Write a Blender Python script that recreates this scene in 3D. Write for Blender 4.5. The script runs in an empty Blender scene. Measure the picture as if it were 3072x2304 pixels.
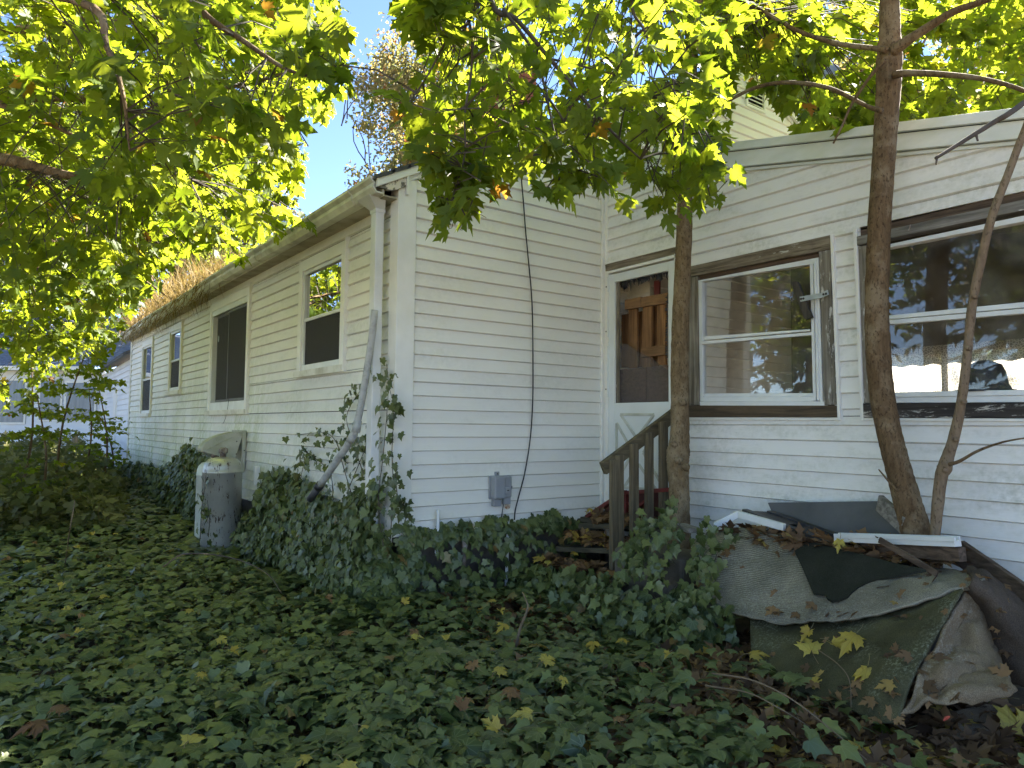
import bpy, math, random
import numpy as np
from mathutils import Vector, Matrix, Quaternion

rng = np.random.default_rng(7)
random.seed(7)
SC = bpy.context.scene
COL = SC.collection

# ------------------------------------------------------------------ camera (solved from the house's vanishing points)
FPX, CX, CY = 2177.0, 1536.0, 1152.0
_a = np.array([-60 - CX, 1264 - CY, FPX]); _a /= np.linalg.norm(_a)
_b = np.array([4517 - CX, 1312 - CY, FPX]); _b /= np.linalg.norm(_b)
_X = -_a; _Y = _b - (_b @ _a) * _a; _Y /= np.linalg.norm(_Y); _Z = np.cross(_X, _Y)
RM = np.stack([_X, _Y, _Z])                      # world = RM @ (right, down, forward)
def ray(px, py): return RM @ np.array([(px - CX) / FPX, (py - CY) / FPX, 1.0])
CAM = -ray(1186, 1276) * 5.27; CAM[2] = 1.5
camd = bpy.data.cameras.new("camera"); cam = bpy.data.objects.new("camera", camd); COL.objects.link(cam)
camd.sensor_width = 36.0; camd.lens = 36.0 * FPX / 3072; camd.clip_start = 0.05; camd.clip_end = 2000
_r, _u, _f = RM @ [1, 0, 0], RM @ [0, -1, 0], RM @ [0, 0, 1]
cam.matrix_world = Matrix(((_r[0], _u[0], -_f[0], CAM[0]), (_r[1], _u[1], -_f[1], CAM[1]), (_r[2], _u[2], -_f[2], CAM[2]), (0, 0, 0, 1)))
SC.camera = cam

# ------------------------------------------------------------------ sky, sun, exposure
SUN_EL, SUN_TH = math.radians(41), math.radians(47)
_fh = np.array([_f[0], _f[1]]); _fh /= np.linalg.norm(_fh); _rh = np.array([_fh[1], -_fh[0]])
_s2 = math.cos(SUN_TH) * _fh + math.sin(SUN_TH) * _rh
SUND = np.array([_s2[0] * math.cos(SUN_EL), _s2[1] * math.cos(SUN_EL), math.sin(SUN_EL)])   # towards the sun
W = bpy.data.worlds.new("World"); SC.world = W; W.use_nodes = True
nt = W.node_tree; bgn = nt.nodes["Background"]
sky = nt.nodes.new("ShaderNodeTexSky"); sky.sky_type = 'NISHITA'; sky.sun_disc = False
sky.sun_elevation = SUN_EL; sky.sun_rotation = math.atan2(SUND[0], SUND[1])
sky.air_density = 0.6; sky.dust_density = 0.0; sky.ozone_density = 1.5; sky.altitude = 300
nt.links.new(sky.outputs[0], bgn.inputs[0]); bgn.inputs[1].default_value = 0.05
sl = bpy.data.lights.new("sun", 'SUN'); sl.energy = 5.0; sl.angle = math.radians(0.53); sl.color = (1.0, 0.93, 0.82)
sun = bpy.data.objects.new("sun", sl); COL.objects.link(sun)
sun.rotation_euler = Vector(SUND).to_track_quat('Z', 'Y').to_euler()
SC.view_settings.view_transform = 'Standard'; SC.view_settings.look = 'None'; SC.view_settings.gamma = 1
SC.view_settings.use_curve_mapping = False
SC.view_settings.exposure = 3.25
cy = SC.cycles
cy.use_denoising = True; cy.max_bounces = 8; cy.diffuse_bounces = 5; cy.glossy_bounces = 3
cy.transmission_bounces = 6; cy.transparent_max_bounces = 12; cy.caustics_reflective = False; cy.caustics_refractive = False
cy.sample_clamp_indirect = 6; cy.use_adaptive_sampling = True; cy.adaptive_threshold = .025

# ------------------------------------------------------------------ helpers
def H(px, py, ax, val):
    d = ray(px, py); i = 'xyz'.index(ax); return CAM + (val - CAM[i]) / d[i] * d
def PD(px, py, depth): return CAM + ray(px, py) * depth
K = 3072 / 2212
def DD(x, y, depth): return PD(x * K, y * K, depth)
def proj(p):
    v = (np.asarray(p, float) - CAM) @ RM
    return CX + FPX * v[..., 0] / v[..., 2], CY + FPX * v[..., 1] / v[..., 2], v[..., 2]
def tag(o, label=None, cat=None, group=None, kind=None):
    for k, v in (("label", label), ("category", cat), ("group", group), ("kind", kind)):
        if v: o[k] = v
    return o
def par(o, p):
    if p is not None:
        o.parent = p; o.matrix_parent_inverse = Matrix.Translation(-WL[p.name]) if p.name in WL else Matrix()
    return o
WL = {}
def thing(name, loc, label, cat, group=None):
    o = bpy.data.objects.new(name, None); COL.objects.link(o); o.location = Vector(loc); o.empty_display_size = .1
    WL[o.name] = Vector(loc); return tag(o, label, cat, group)
def mobj(name, v, f, m, parent=None, smooth=False):
    me = bpy.data.meshes.new(name); me.from_pydata([tuple(map(float, p)) for p in v], [], f); me.update()
    if m: me.materials.append(m)
    if smooth: me.polygons.foreach_set('use_smooth', [True] * len(me.polygons))
    o = bpy.data.objects.new(name, me); COL.objects.link(o); return par(o, parent)
class MB:
    def __init__(s): s.v = []; s.f = []
    def add(s, v, f):
        n = len(s.v); s.v += [tuple(p) for p in v]; s.f += [tuple(i + n for i in q) for q in f]; return s
    def prism(s, poly, off):                                   # 3D polygon extruded by the vector off
        n = len(poly); p = [np.asarray(q, float) for q in poly]; o = np.asarray(off, float)
        return s.add([*p, *[q + o for q in p]], [tuple(range(n)), tuple(range(2 * n - 1, n - 1, -1))] + [(i, i + n, (i + 1) % n + n, (i + 1) % n) for i in range(n)])
    def box(s, a, b):
        x0, y0, z0 = a; x1, y1, z1 = b
        return s.prism([(x0, y0, z0), (x1, y0, z0), (x1, y1, z0), (x0, y1, z0)], (0, 0, z1 - z0))
    def bar(s, p, q, w, h, up=(0, 0, 1)):                       # a plank from p to q
        p, q = np.asarray(p, float), np.asarray(q, float); d = q - p; d /= np.linalg.norm(d)
        a = np.cross(d, up); a /= np.linalg.norm(a); b = np.cross(a, d)
        c = [p + a * w / 2 * i + b * h / 2 * j for i, j in ((-1, -1), (1, -1), (1, 1), (-1, 1))]
        return s.prism(c, q - p)
    def tube(s, pts, rad, n=8, res=0, cap=True, wob=0):
        pts = [np.asarray(p, float) for p in pts]; rad = list(rad) if hasattr(rad, '__len__') else [rad] * len(pts)
        if res: pts, rad = crom(pts, rad, res)
        t0 = len(s.v); m = len(pts); prev = None
        for i in range(m):
            d = pts[min(i + 1, m - 1)] - pts[max(i - 1, 0)]; d = d / (np.linalg.norm(d) + 1e-9)
            if prev is None:
                a = np.cross(d, (0.3, 0.2, 1) if abs(d[2]) < .9 else (1, 0, 0))
            else: a = prev - d * (prev @ d)
            a = a / (np.linalg.norm(a) + 1e-9); b = np.cross(d, a); prev = a
            for k in range(n):
                w = 2 * math.pi * k / n
                r = rad[i] * (1 + (wob * (random.random() - .5) if wob else 0))
                s.v.append(tuple(pts[i] + r * (math.cos(w) * a + math.sin(w) * b)))
        for i in range(m - 1):
            for k in range(n):
                s.f.append((t0 + i * n + k, t0 + i * n + (k + 1) % n, t0 + (i + 1) * n + (k + 1) % n, t0 + (i + 1) * n + k))
        if cap: s.f.append(tuple(t0 + k for k in range(n))[::-1]); s.f.append(tuple(t0 + (m - 1) * n + k for k in range(n)))
        return s
    def lathe(s, c, prof, n=32):                                # (r, z) about the vertical through c
        t = len(s.v); m = len(prof)
        for r, z in prof:
            for k in range(n):
                w = 2 * math.pi * k / n; s.v.append((c[0] + r * math.cos(w), c[1] + r * math.sin(w), c[2] + z))
        for i in range(m - 1):
            for k in range(n): s.f.append((t + i * n + k, t + i * n + (k + 1) % n, t + (i + 1) * n + (k + 1) % n, t + (i + 1) * n + k))
        s.f.append(tuple(t + k for k in range(n))[::-1]); s.f.append(tuple(t + (m - 1) * n + k for k in range(n)))
        return s
    def build(s, name, m, parent=None, smooth=False, bevel=0):
        o = mobj(name, s.v, s.f, m, parent, smooth)
        if bevel:
            b = o.modifiers.new("bevel", 'BEVEL'); b.width = bevel; b.segments = 2; b.limit_method = 'ANGLE'
        return o
def crom(pts, rad, res):
    P = np.array(pts, float); r = np.array(rad, float); n = len(P)
    E = np.vstack([2 * P[0] - P[1], P, 2 * P[-1] - P[-2]]); q = np.concatenate([[r[0]], r, [r[-1]]])
    op, orr = [], []
    for i in range(n - 1):
        for k in range(res):
            t = k / res; p0, p1, p2, p3 = E[i:i + 4]
            op.append(.5 * (2 * p1 + (p2 - p0) * t + (2 * p0 - 5 * p1 + 4 * p2 - p3) * t * t + (3 * p1 - p0 - 3 * p2 + p3) * t ** 3))
            orr.append(r[i] * (1 - t) + r[i + 1] * t)
    op.append(P[-1]); orr.append(r[-1]); return op, orr
def QP(name, m, pts, yv, depth, parent, ax='y', bevel=0):      # quad seen at four pixels of a wall plane, given real thickness
    p = [H(x, y, ax, yv) for x, y in pts]; off = (0, depth, 0) if ax == 'y' else (depth, 0, 0)
    return MB().prism(p, off).build(name, m, parent, bevel=bevel)
def snoise(x, y, s=1.0, seed=0):
    return (np.sin(x * 1.7 * s + 1.3 + seed) * np.cos(y * 2.1 * s + .7 * seed) + .6 * np.sin(x * 3.9 * s - y * 2.7 * s + 2 + seed) + .4 * np.cos(x * 7.1 * s + y * 6.3 * s + seed)) / 2

# ------------------------------------------------------------------ materials
class N:
    def __init__(s, name):
        s.m = bpy.data.materials.new(name); s.m.use_nodes = True; s.t = s.m.node_tree; s.p = s.t.nodes["Principled BSDF"]
        s.out = s.t.nodes["Material Output"]
    def n(s, typ, **kw):
        o = s.t.nodes.new("ShaderNode" + typ)
        for k, v in kw.items(): setattr(o, k, v)
        return o
    def l(s, a, b): s.t.links.new(a, b)
    def coord(s, scale=(1, 1, 1), rot=(0, 0, 0)):
        c = s.n("TexCoord"); mp = s.n("Mapping"); mp.inputs["Scale"].default_value = scale; mp.inputs["Rotation"].default_value = rot
        s.l(c.outputs["Object"], mp.inputs[0]); return mp.outputs[0]
    def noise(s, co, scale, detail=5, rough=.6, dist=0):
        o = s.n("TexNoise"); o.inputs["Scale"].default_value = scale; o.inputs["Detail"].default_value = detail
        o.inputs["Roughness"].default_value = rough; o.inputs["Distortion"].default_value = dist; s.l(co, o.inputs["Vector"]); return o.outputs[0]
    def ramp(s, f, a, b, ca=(0, 0, 0, 1), cb=(1, 1, 1, 1)):
        o = s.n("ValToRGB"); e = o.color_ramp.elements; e[0].position = a; e[1].position = b; e[0].color = ca; e[1].color = cb; s.l(f, o.inputs[0]); return o.outputs[0]
    def mix(s, f, a, b, typ='MIX'):
        o = s.n("Mix", data_type='RGBA', blend_type=typ)
        for k, v in ((0, f), (6, a), (7, b)):
            if isinstance(v, (int, float)): o.inputs[k].default_value = v
            elif isinstance(v, tuple): o.inputs[k].default_value = (*v, 1) if len(v) == 3 else v
            else: s.l(v, o.inputs[k])
        return o.outputs[2]
    def math(s, op, a, b=0.0, c=None):
        o = s.n("Math", operation=op)
        for k, v in ((0, a), (1, b)) + (((2, c),) if c is not None else ()):
            if isinstance(v, (int, float)): o.inputs[k].default_value = v
            else: s.l(v, o.inputs[k])
        return o.outputs[0]
    def bump(s, h, strength=.3, dist=.01):
        o = s.n("Bump"); o.inputs["Strength"].default_value = strength; o.inputs["Distance"].default_value = dist; s.l(h, o.inputs["Height"]); s.l(o.outputs[0], s.p.inputs["Normal"]); return o
    def col(s, c):
        if isinstance(c, tuple): s.p.inputs["Base Color"].default_value = (*c, 1)
        else: s.l(c, s.p.inputs["Base Color"])
    def rough(s, r): s.p.inputs["Roughness"].default_value = r
def mat(name, c1, c2=None, scale=6, rough=.6, bump=0, bscale=40, metal=0, stretch=(1, 1, 1), lo=.35, hi=.65, spec=.5, bdist=.01):
    s = N(name); s.rough(rough); s.p.inputs["Metallic"].default_value = metal; s.p.inputs["Specular IOR Level"].default_value = spec
    co = s.coord(stretch)
    if c2: s.col(s.ramp(s.noise(co, scale), lo, hi, (*c1, 1), (*c2, 1)))
    else: s.col(c1)
    if bump: s.bump(s.noise(co, bscale), bump, bdist)
    return s.m
def siding_mat(name, base, algae, mildew, seed):
    s = N(name); s.rough(.5); s.p.inputs["Specular IOR Level"].default_value = .35
    c = s.n("TexCoord"); mp = s.n("Mapping"); mp.inputs["Location"].default_value = (seed, seed * 2, 0); s.l(c.outputs["Object"], mp.inputs[0])
    co = mp.outputs[0]
    oi = s.n("ObjectInfo"); v = s.math('MULTIPLY_ADD', oi.outputs["Random"], .05, .955)
    big = s.noise(co, .8, 3); b2 = s.ramp(big, .3, .7, (base[0] * .93, base[1] * .93, base[2] * .9, 1), (*base, 1))
    cc = s.mix(1.0, b2, v, 'MULTIPLY')
    # streaks and stains running down the boards
    mp2 = s.n("Mapping"); mp2.inputs["Scale"].default_value = (9, 9, 1.4); s.l(co, mp2.inputs[0])
    st = s.noise(mp2.outputs[0], 1.2, 8, .7)
    patch = s.noise(co, 1.15, 2)
    fine = s.noise(co, 30, 4)
    if algae:
        mk = s.math('MULTIPLY', s.ramp(patch, .36, .56), s.ramp(st, .40, .58))
        mk = s.math('MULTIPLY', mk, s.ramp(fine, .25, .5))
        xs = s.n("SeparateXYZ"); s.l(c.outputs["Object"], xs.inputs[0])
        near = s.math('MULTIPLY', s.math('SUBTRACT', -1.2, xs.outputs[0]), .35); near.node.use_clamp = True
        low = s.math('MULTIPLY', s.math('SUBTRACT', 2.7, xs.outputs[2]), .55); low.node.use_clamp = True
        mk = s.math('MULTIPLY', mk, s.math('MULTIPLY', near, low))
        cc = s.mix(s.math('MULTIPLY', mk, .9), cc, (.34, .40, .13))
    mp4 = s.n("Mapping"); mp4.inputs["Scale"].default_value = (.7, .7, 2.2); s.l(co, mp4.inputs[0])
    mk2 = s.math('MULTIPLY', s.ramp(s.noise(mp4.outputs[0], 2.0, 6, .7), .44, .68), s.ramp(fine, .3, .62))
    cc = s.mix(s.math('MULTIPLY', mk2, mildew), cc, (.42, .43, .36))
    spk = s.ramp(s.noise(co, 90, 2), .74, .78)
    cc = s.mix(s.math('MULTIPLY', spk, .35), cc, (.2, .18, .14))
    s.col(cc)
    mp3 = s.n("Mapping"); mp3.inputs["Scale"].default_value = (2.5, 2.5, 22); s.l(co, mp3.inputs[0])
    s.bump(s.noise(mp3.outputs[0], 3, 4), .12, .006)
    return s.m
def wood_mat(name, axis, dark, light, paint=None, pamt=.5, rough=.85):
    s = N(name); s.rough(rough)
    sc = {'x': (1.2, 22, 22), 'y': (22, 1.2, 22), 'z': (22, 22, 1.2)}[axis]
    co = s.coord(sc); g = s.noise(co, 1.6, 7, .65, .6); cc = s.ramp(g, .38, .60, (*dark, 1), (*light, 1))
    co1 = s.coord((1, 1, 1)); blot = s.ramp(s.noise(co1, 3.5, 4), .35, .7)
    cc = s.mix(s.math('MULTIPLY', blot, .5), cc, tuple(x * .5 for x in dark))
    oi = s.n("ObjectInfo"); cc = s.mix(1.0, cc, s.math('MULTIPLY_ADD', oi.outputs["Random"], .35, .82), 'MULTIPLY')
    h = g
    if paint:
        co2 = s.coord({'x': (3, 14, 14), 'y': (14, 3, 14), 'z': (14, 14, 3)}[axis])
        pm = s.ramp(s.noise(co2, 1.5, 8, .75), 1 - pamt - .03, 1 - pamt + .03); cc = s.mix(pm, cc, paint)
    s.col(cc); s.bump(h, .5, .004)
    return s.m
def leaf_mat(name, c1, c2, trans, tfac=.5, rough=.45, ind=False, yellow=None, vein=None, veinmix=.4, spec=.4, spots=0):
    s = N(name); s.rough(rough); s.p.inputs["Specular IOR Level"].default_value = spec
    if ind: r = s.n("ObjectInfo").outputs["Random"]
    else:
        a = s.n("Attribute", attribute_name="rnd"); r = a.outputs["Fac"]
    cc = s.ramp(r, 0, 1, (*c1, 1), (*c2, 1)); tc = s.ramp(r, 0, 1, (*trans[0], 1), (*trans[1], 1))
    if yellow:
        ym = s.ramp(r, yellow[0], yellow[0] + .04); cc = s.mix(ym, cc, yellow[1]); tc = s.mix(ym, tc, yellow[2])
    if vein or spots:
        uv = s.n("UVMap"); sx = s.n("SeparateXYZ"); s.l(uv.outputs[0], sx.inputs[0])
        if vein:
            u, v = sx.outputs[0], sx.outputs[1]
            ang = s.math('ARCTAN2', u, s.math('ADD', v, .02)); rr = s.math('SQRT', s.math('ADD', s.math('MULTIPLY', u, u), s.math('MULTIPLY', v, v)))
            fr = s.math('ABSOLUTE', s.math('SUBTRACT', s.math('FRACT', s.math('ADD', s.math('DIVIDE', ang, .62), .5)), .5))
            dist = s.math('MULTIPLY', fr, s.math('MULTIPLY', rr, .62))
            vm = s.ramp(dist, .008, .022, (1, 1, 1, 1), (0, 0, 0, 1)); cc = s.mix(s.math('MULTIPLY', vm, veinmix), cc, vein)
        if spots:
            cc = s.mix(s.math('MULTIPLY', s.ramp(s.noise(s.coord(), 45, 3), .6, .68), spots), cc, (.10, .06, .025))
    s.col(cc)
    tr = s.n("BsdfTranslucent"); s.l(tc, tr.inputs[0]); mx = s.n("MixShader"); mx.inputs[0].default_value = tfac
    s.l(s.p.outputs[0], mx.inputs[1]); s.l(tr.outputs[0], mx.inputs[2]); s.l(mx.outputs[0], s.out.inputs[0])
    return s.m
def glass_mat(name, refl=1.0, dirt=.08, tint=(1, 1, 1)):
    s = N(name)
    tr = s.n("BsdfTransparent"); tr.inputs[0].default_value = (*tint, 1); gl = s.n("BsdfGlossy"); gl.inputs["Roughness"].default_value = .012
    fr = s.n("Fresnel"); fr.inputs[0].default_value = 1.55
    wv = s.n("Bump"); wv.inputs["Strength"].default_value = .02; wv.inputs["Distance"].default_value = .05
    s.l(s.noise(s.coord(), 2.5, 1), wv.inputs["Height"]); s.l(wv.outputs[0], gl.inputs["Normal"])
    m1 = s.n("MixShader"); s.l(s.math('MULTIPLY', fr.outputs[0], refl), m1.inputs[0]); s.l(tr.outputs[0], m1.inputs[1]); s.l(gl.outputs[0], m1.inputs[2])
    df = s.n("BsdfDiffuse"); df.inputs[0].default_value = (.5, .5, .45, 1)
    m2 = s.n("MixShader"); s.l(s.math('MULTIPLY', s.ramp(s.noise(s.coord(), 6, 6), .35, .8), dirt), m2.inputs[0]); s.l(m1.outputs[0], m2.inputs[1]); s.l(df.outputs[0], m2.inputs[2])
    s.l(m2.outputs[0], s.out.inputs[0]); return s.m
def screen_mat(name, col, opac, wires=260):
    s = N(name); s.col(col); s.rough(.8)
    w = []
    for rot in ((0, 0, 0), (0, math.pi / 2, 0)):
        o = s.n("TexWave", bands_direction='X'); o.inputs["Scale"].default_value = wires / 6.3; s.l(s.coord((1, 1, 1), rot), o.inputs["Vector"]); w.append(s.ramp(o.outputs[1], .55, .75))
    f = s.math('MAXIMUM', w[0], w[1]); f = s.math('MULTIPLY_ADD', f, .5, opac); f.node.use_clamp = True
    tr = s.n("BsdfTransparent"); mx = s.n("MixShader"); s.l(f, mx.inputs[0]); s.l(tr.outputs[0], mx.inputs[1]); s.l(s.p.outputs[0], mx.inputs[2]); s.l(mx.outputs[0], s.out.inputs[0]); return s.m

m_sid_l = siding_mat("siding_algae", (.81, .80, .765), 1.0, .5, 3.1)
m_sid_g = siding_mat("siding_clean", (.82, .80, .755), 0, .25, 9.7)
m_sid_p = siding_mat("siding_mildew", (.81, .80, .78), 0, .75, 1.9)
m_trim = mat("white_trim", (.80, .79, .76), (.72, .71, .66), 3, .45, .05, 30)
m_trimd = mat("grimy_trim", (.70, .69, .62), (.40, .38, .30), 5, .55, .1, 30, lo=.45, hi=.75)
m_alu = mat("white_aluminium", (.72, .74, .74), (.62, .64, .63), 5, .4)
m_fascia = mat("mildewed_fascia", (.72, .75, .73), (.50, .55, .48), 2.2, .5, .05, 25, stretch=(1, 1, 2.5), lo=.4, hi=.75)
m_shing = mat("dark_shingle", (.05, .05, .055), (.09, .09, .09), 20, .9, .4, 60)
m_conc = mat("foundation_concrete", (.055, .048, .04), (.11, .098, .085), 5, .9, .4, 60)
m_black = mat("black_plastic", (.012, .012, .014), (.03, .03, .035), 12, .4, .3, 20)
m_dark = mat("dark_interior", (.03, .028, .026), (.05, .045, .04), 3, .9)
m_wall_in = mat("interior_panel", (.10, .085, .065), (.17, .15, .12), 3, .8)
m_wx = wood_mat("weathered_wood_x", 'x', (.085, .06, .034), (.30, .25, .18), (.52, .50, .44), .36)
m_wz = wood_mat("weathered_wood_z", 'z', (.10, .08, .055), (.32, .28, .22), (.55, .54, .50), .33)
m_wxp = wood_mat("peeling_black_sill", 'x', (.02, .016, .013), (.06, .05, .045), (.46, .44, .40), .42)
m_wxq = wood_mat("brown_sill", 'x', (.045, .03, .018), (.15, .105, .06), (.42, .40, .36), .2)
m_wzp = wood_mat("peeling_post", 'z', (.12, .105, .085), (.28, .25, .20), (.52, .51, .48), .42)
m_wgx = wood_mat("grey_wood_x", 'x', (.12, .11, .095), (.30, .28, .25), (.55, .54, .50), .35)
m_rail = wood_mat("green_grey_rail", 'z', (.075, .058, .032), (.20, .16, .095))
m_raily = wood_mat("green_grey_handrail", 'y', (.07, .056, .03), (.18, .145, .08))
m_tread = wood_mat("tread_wood", 'x', (.045, .04, .025), (.13, .115, .075))
m_board = wood_mat("pine_board", 'z', (.16, .075, .03), (.36, .19, .08))
m_boardx = wood_mat("pine_crosspiece", 'x', (.15, .075, .03), (.36, .20, .09))
m_brownb = wood_mat("brown_plank", 'x', (.055, .035, .022), (.16, .11, .075))
m_osb = mat("strand_board", (.11, .065, .045), (.20, .125, .09), 26, .8, .3, 40, stretch=(1, 1, 1.8))
m_red = mat("red_paint", (.16, .022, .016), (.10, .018, .014), 5, .6, .15, 40)
m_glass = glass_mat("window_glass", 1.0, .10)
m_glassd = glass_mat("dusty_glass", .8, .12)
m_screen = screen_mat("window_screen", (.03, .028, .027), .55)
m_screend = screen_mat("torn_screen", (.13, .12, .12), .12, 420)
m_grey = mat("grey_plastic", (.30, .315, .34), (.26, .27, .29), 4, .45, .05, 60)
m_pvc = mat("grey_pvc", (.42, .43, .42), (.26, .26, .25), 22, .55, .1, 50, lo=.45, hi=.7)
m_down = mat("downspout_white", (.74, .75, .76), (.60, .61, .60), 3, .4)
m_rubber = mat("black_cable", (.012, .012, .012), None, rough=.5)
m_rust = mat("rusty_pipe", (.30, .27, .24), (.10, .055, .03), 25, .8, .3, 60)
m_brick = mat("red_brick", (.23, .07, .05), (.32, .12, .085), 8, .9, .4, 60)
m_mortar = mat("mortar", (.36, .34, .31), (.28, .27, .25), 20, .95)
m_soil = mat("soil", (.035, .024, .015), (.075, .055, .035), 9, .95, .6, 30)
def tank_mat():
    s = N("tank_paint"); s.rough(.38); s.p.inputs["Metallic"].default_value = .55
    co = s.coord(); st = s.noise(s.coord((10, 10, 3)), 2.2, 8, .75)
    base = s.ramp(s.noise(co, 3, 4), .35, .7, (.56, .555, .53, 1), (.42, .42, .40, 1))
    xs = s.n("SeparateXYZ"); s.l(co, xs.inputs[0])
    low = s.math('MULTIPLY_ADD', s.noise(co, 2.5, 2), 1.6, -.42)
    r1 = s.math('MULTIPLY', s.ramp(s.math('ADD', st, s.math('MULTIPLY', low, .12)), .61, .655), 1.0)
    cc = s.mix(r1, base, s.ramp(s.noise(co, 40, 3), .4, .6, (.05, .03, .022, 1), (.13, .085, .06, 1)))
    s.col(cc); s.bump(r1, .3, .003); return s.m
m_tank = tank_mat()
m_tank2 = mat("pale_tank_paint", (.60, .64, .60), (.50, .54, .48), 4, .5)
m_hood = mat("mossy_hood", (.50, .49, .43), (.33, .34, .24), 5, .6, .15, 60)
def carpet(name, c1, c2, lichen=0, ribs=None, lcol=(.24, .25, .18)):
    s = N(name); s.rough(1.0); s.p.inputs["Specular IOR Level"].default_value = .08
    co = s.coord(); cc = s.ramp(s.noise(co, 4, 5), .3, .7, (*c1, 1), (*c2, 1))
    fib = s.noise(co, 260, 2); cc = s.mix(.75, cc, s.ramp(fib, .3, .7, (.45, .45, .45, 1), (1.5, 1.5, 1.5, 1)), 'MULTIPLY')
    h = fib
    if ribs:
        uv = s.n("UVMap"); w = s.n("TexWave", bands_direction='Y'); w.inputs["Scale"].default_value = ribs; w.inputs["Distortion"].default_value = 2.0
        w.inputs["Detail Scale"].default_value = 6; s.l(uv.outputs[0], w.inputs["Vector"]); cc = s.mix(.55, cc, s.ramp(w.outputs[1], 0, 1, (.35, .35, .35, 1), (1.6, 1.6, 1.55, 1)), 'MULTIPLY'); h = w.outputs[1]
    if lichen:
        lm = s.math('MULTIPLY', s.ramp(s.noise(co, 3.2, 4), .5, .68), s.ramp(s.noise(co, 70, 5, .75), .50, .60)); cc = s.mix(s.math('MULTIPLY', lm, lichen), cc, lcol)
    s.col(cc); s.bump(h, .6, .006); return s.m
m_cgrey = carpet("grey_ribbed_carpet", (.15, .14, .112), (.30, .275, .22), .35, 18, (.5, .5, .42))
m_cgreen = carpet("olive_carpet", (.055, .052, .028), (.105, .10, .058), .9)
m_cbrown = carpet("tan_carpet", (.14, .105, .066), (.27, .21, .14), .5, None, (.45, .43, .36))
m_cdark = carpet("dark_brown_carpet", (.055, .043, .034), (.115, .09, .072))
m_mat = carpet("dark_mat", (.022, .024, .018), (.04, .042, .034))
def bark(name, c1, c2, c3, sc=1.0):
    s = N(name); s.rough(.9); s.p.inputs["Specular IOR Level"].default_value = .2
    a = s.noise(s.coord((14 * sc, 14 * sc, 4 * sc)), 2.4, 8, .7, .4); b = s.noise(s.coord(), 26 * sc, 4); big = s.noise(s.coord(), 4.5, 6, .65)
    cc = s.ramp(a, .33, .62, (*c1, 1), (*c2, 1)); cc = s.mix(s.math('MULTIPLY', s.ramp(big, .48, .60), .75), cc, tuple(x * 1.25 for x in c3))
    cc = s.mix(s.math('MULTIPLY', s.ramp(s.noise(s.coord((1, 1, .5)), 85 * sc, 3), .56, .64), .7), cc, tuple(x * .5 for x in c1)); s.col(cc); s.bump(s.math('ADD', a, s.math('MULTIPLY', b, .6)), .85, .012); return s.m
m_bark1 = bark("young_maple_bark", (.115, .078, .04), (.21, .15, .085), (.24, .19, .12))
m_bark2 = bark("dark_maple_bark", (.085, .052, .026), (.17, .112, .06), (.20, .152, .095))
m_bark3 = bark("sapling_bark", (.15, .105, .065), (.24, .175, .115), (.20, .155, .105))
m_twig = mat("twig_bark", (.05, .04, .03), (.09, .07, .055), 20, .9)
m_bare = mat("bare_twig_bark", (.15, .115, .11), (.24, .19, .18), 10, .9)
m_stalk = mat("pale_stalk", (.16, .15, .07), (.20, .12, .06), 6, .6)
m_cane = mat("dry_cane", (.20, .14, .085), (.13, .09, .055), 12, .8)
m_soff = mat("mottled_soffit", (.46, .42, .33), (.28, .25, .18), 5, .7, .1, 30)  # mottled tan-brown, darker than the rest of the eave trim
MG = dict(c1=(.050, .085, .012), c2=(.095, .135, .018), trans=((.22, .31, .012), (.45, .50, .028)), tfac=.55, rough=.5, spec=.25)
m_maple = leaf_mat("maple_leaf", **MG, yellow=(.98, (.25, .10, .02), (.5, .2, .03)))
m_maple_i = leaf_mat("maple_leaf_single", **MG, ind=True, yellow=(.98, (.22, .09, .02), (.45, .18, .03)), vein=(.16, .22, .05), veinmix=.35)
m_fall = leaf_mat("autumn_leaf", (.10, .12, .04), (.20, .16, .07), ((.22, .26, .07), (.42, .30, .11)), .5, .55, yellow=(.86, (.30, .12, .04), (.65, .25, .08)))
m_green = leaf_mat("far_green_leaf", (.06, .09, .02), (.12, .14, .03), ((.20, .30, .03), (.38, .42, .06)), .5, .55, yellow=(.93, (.26, .13, .03), (.55, .26, .05)))
IV = dict(c1=(.036, .060, .016), c2=(.155, .185, .06), trans=((.06, .11, .015), (.12, .17, .03)), tfac=.18, rough=.38, spec=.5)
m_ivy = leaf_mat("ivy_leaf", **IV, yellow=(.978, (.20, .12, .04), (.15, .09, .03)), vein=(.17, .20, .09), veinmix=.5)
m_ivy_i = leaf_mat("ivy_leaf_single", **IV, ind=True, vein=(.18, .21, .10), veinmix=.6)
m_weed = leaf_mat("undergrowth_leaf", (.075, .085, .028), (.20, .19, .075), ((.14, .18, .03), (.28, .28, .08)), .3, .55)
m_yel = leaf_mat("yellow_fallen_leaf", (.42, .30, .045), (.55, .45, .10), ((.5, .36, .05), (.6, .45, .1)), .3, .55, ind=True, vein=(.30, .18, .05), veinmix=.5, spots=.7)
m_brn = leaf_mat("brown_fallen_leaf", (.16, .075, .03), (.30, .17, .07), ((.25, .12, .04), (.35, .18, .06)), .2, .65, ind=True, vein=(.12, .06, .03), veinmix=.5, spots=.5)
m_lit = leaf_mat("leaf_litter", (.075, .042, .022), (.28, .165, .075), ((.12, .06, .02), (.2, .1, .03)), .15, .75, yellow=(.93, (.40, .29, .06), (.5, .35, .06)))
m_straw = leaf_mat("dry_straw", (.13, .09, .035), (.32, .235, .10), ((.22, .15, .04), (.40, .29, .11)), .35, .8)
m_need = leaf_mat("spruce_needles", (.018, .035, .014), (.05, .075, .02), ((.05, .10, .02), (.16, .2, .03)), .25, .6)

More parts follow.
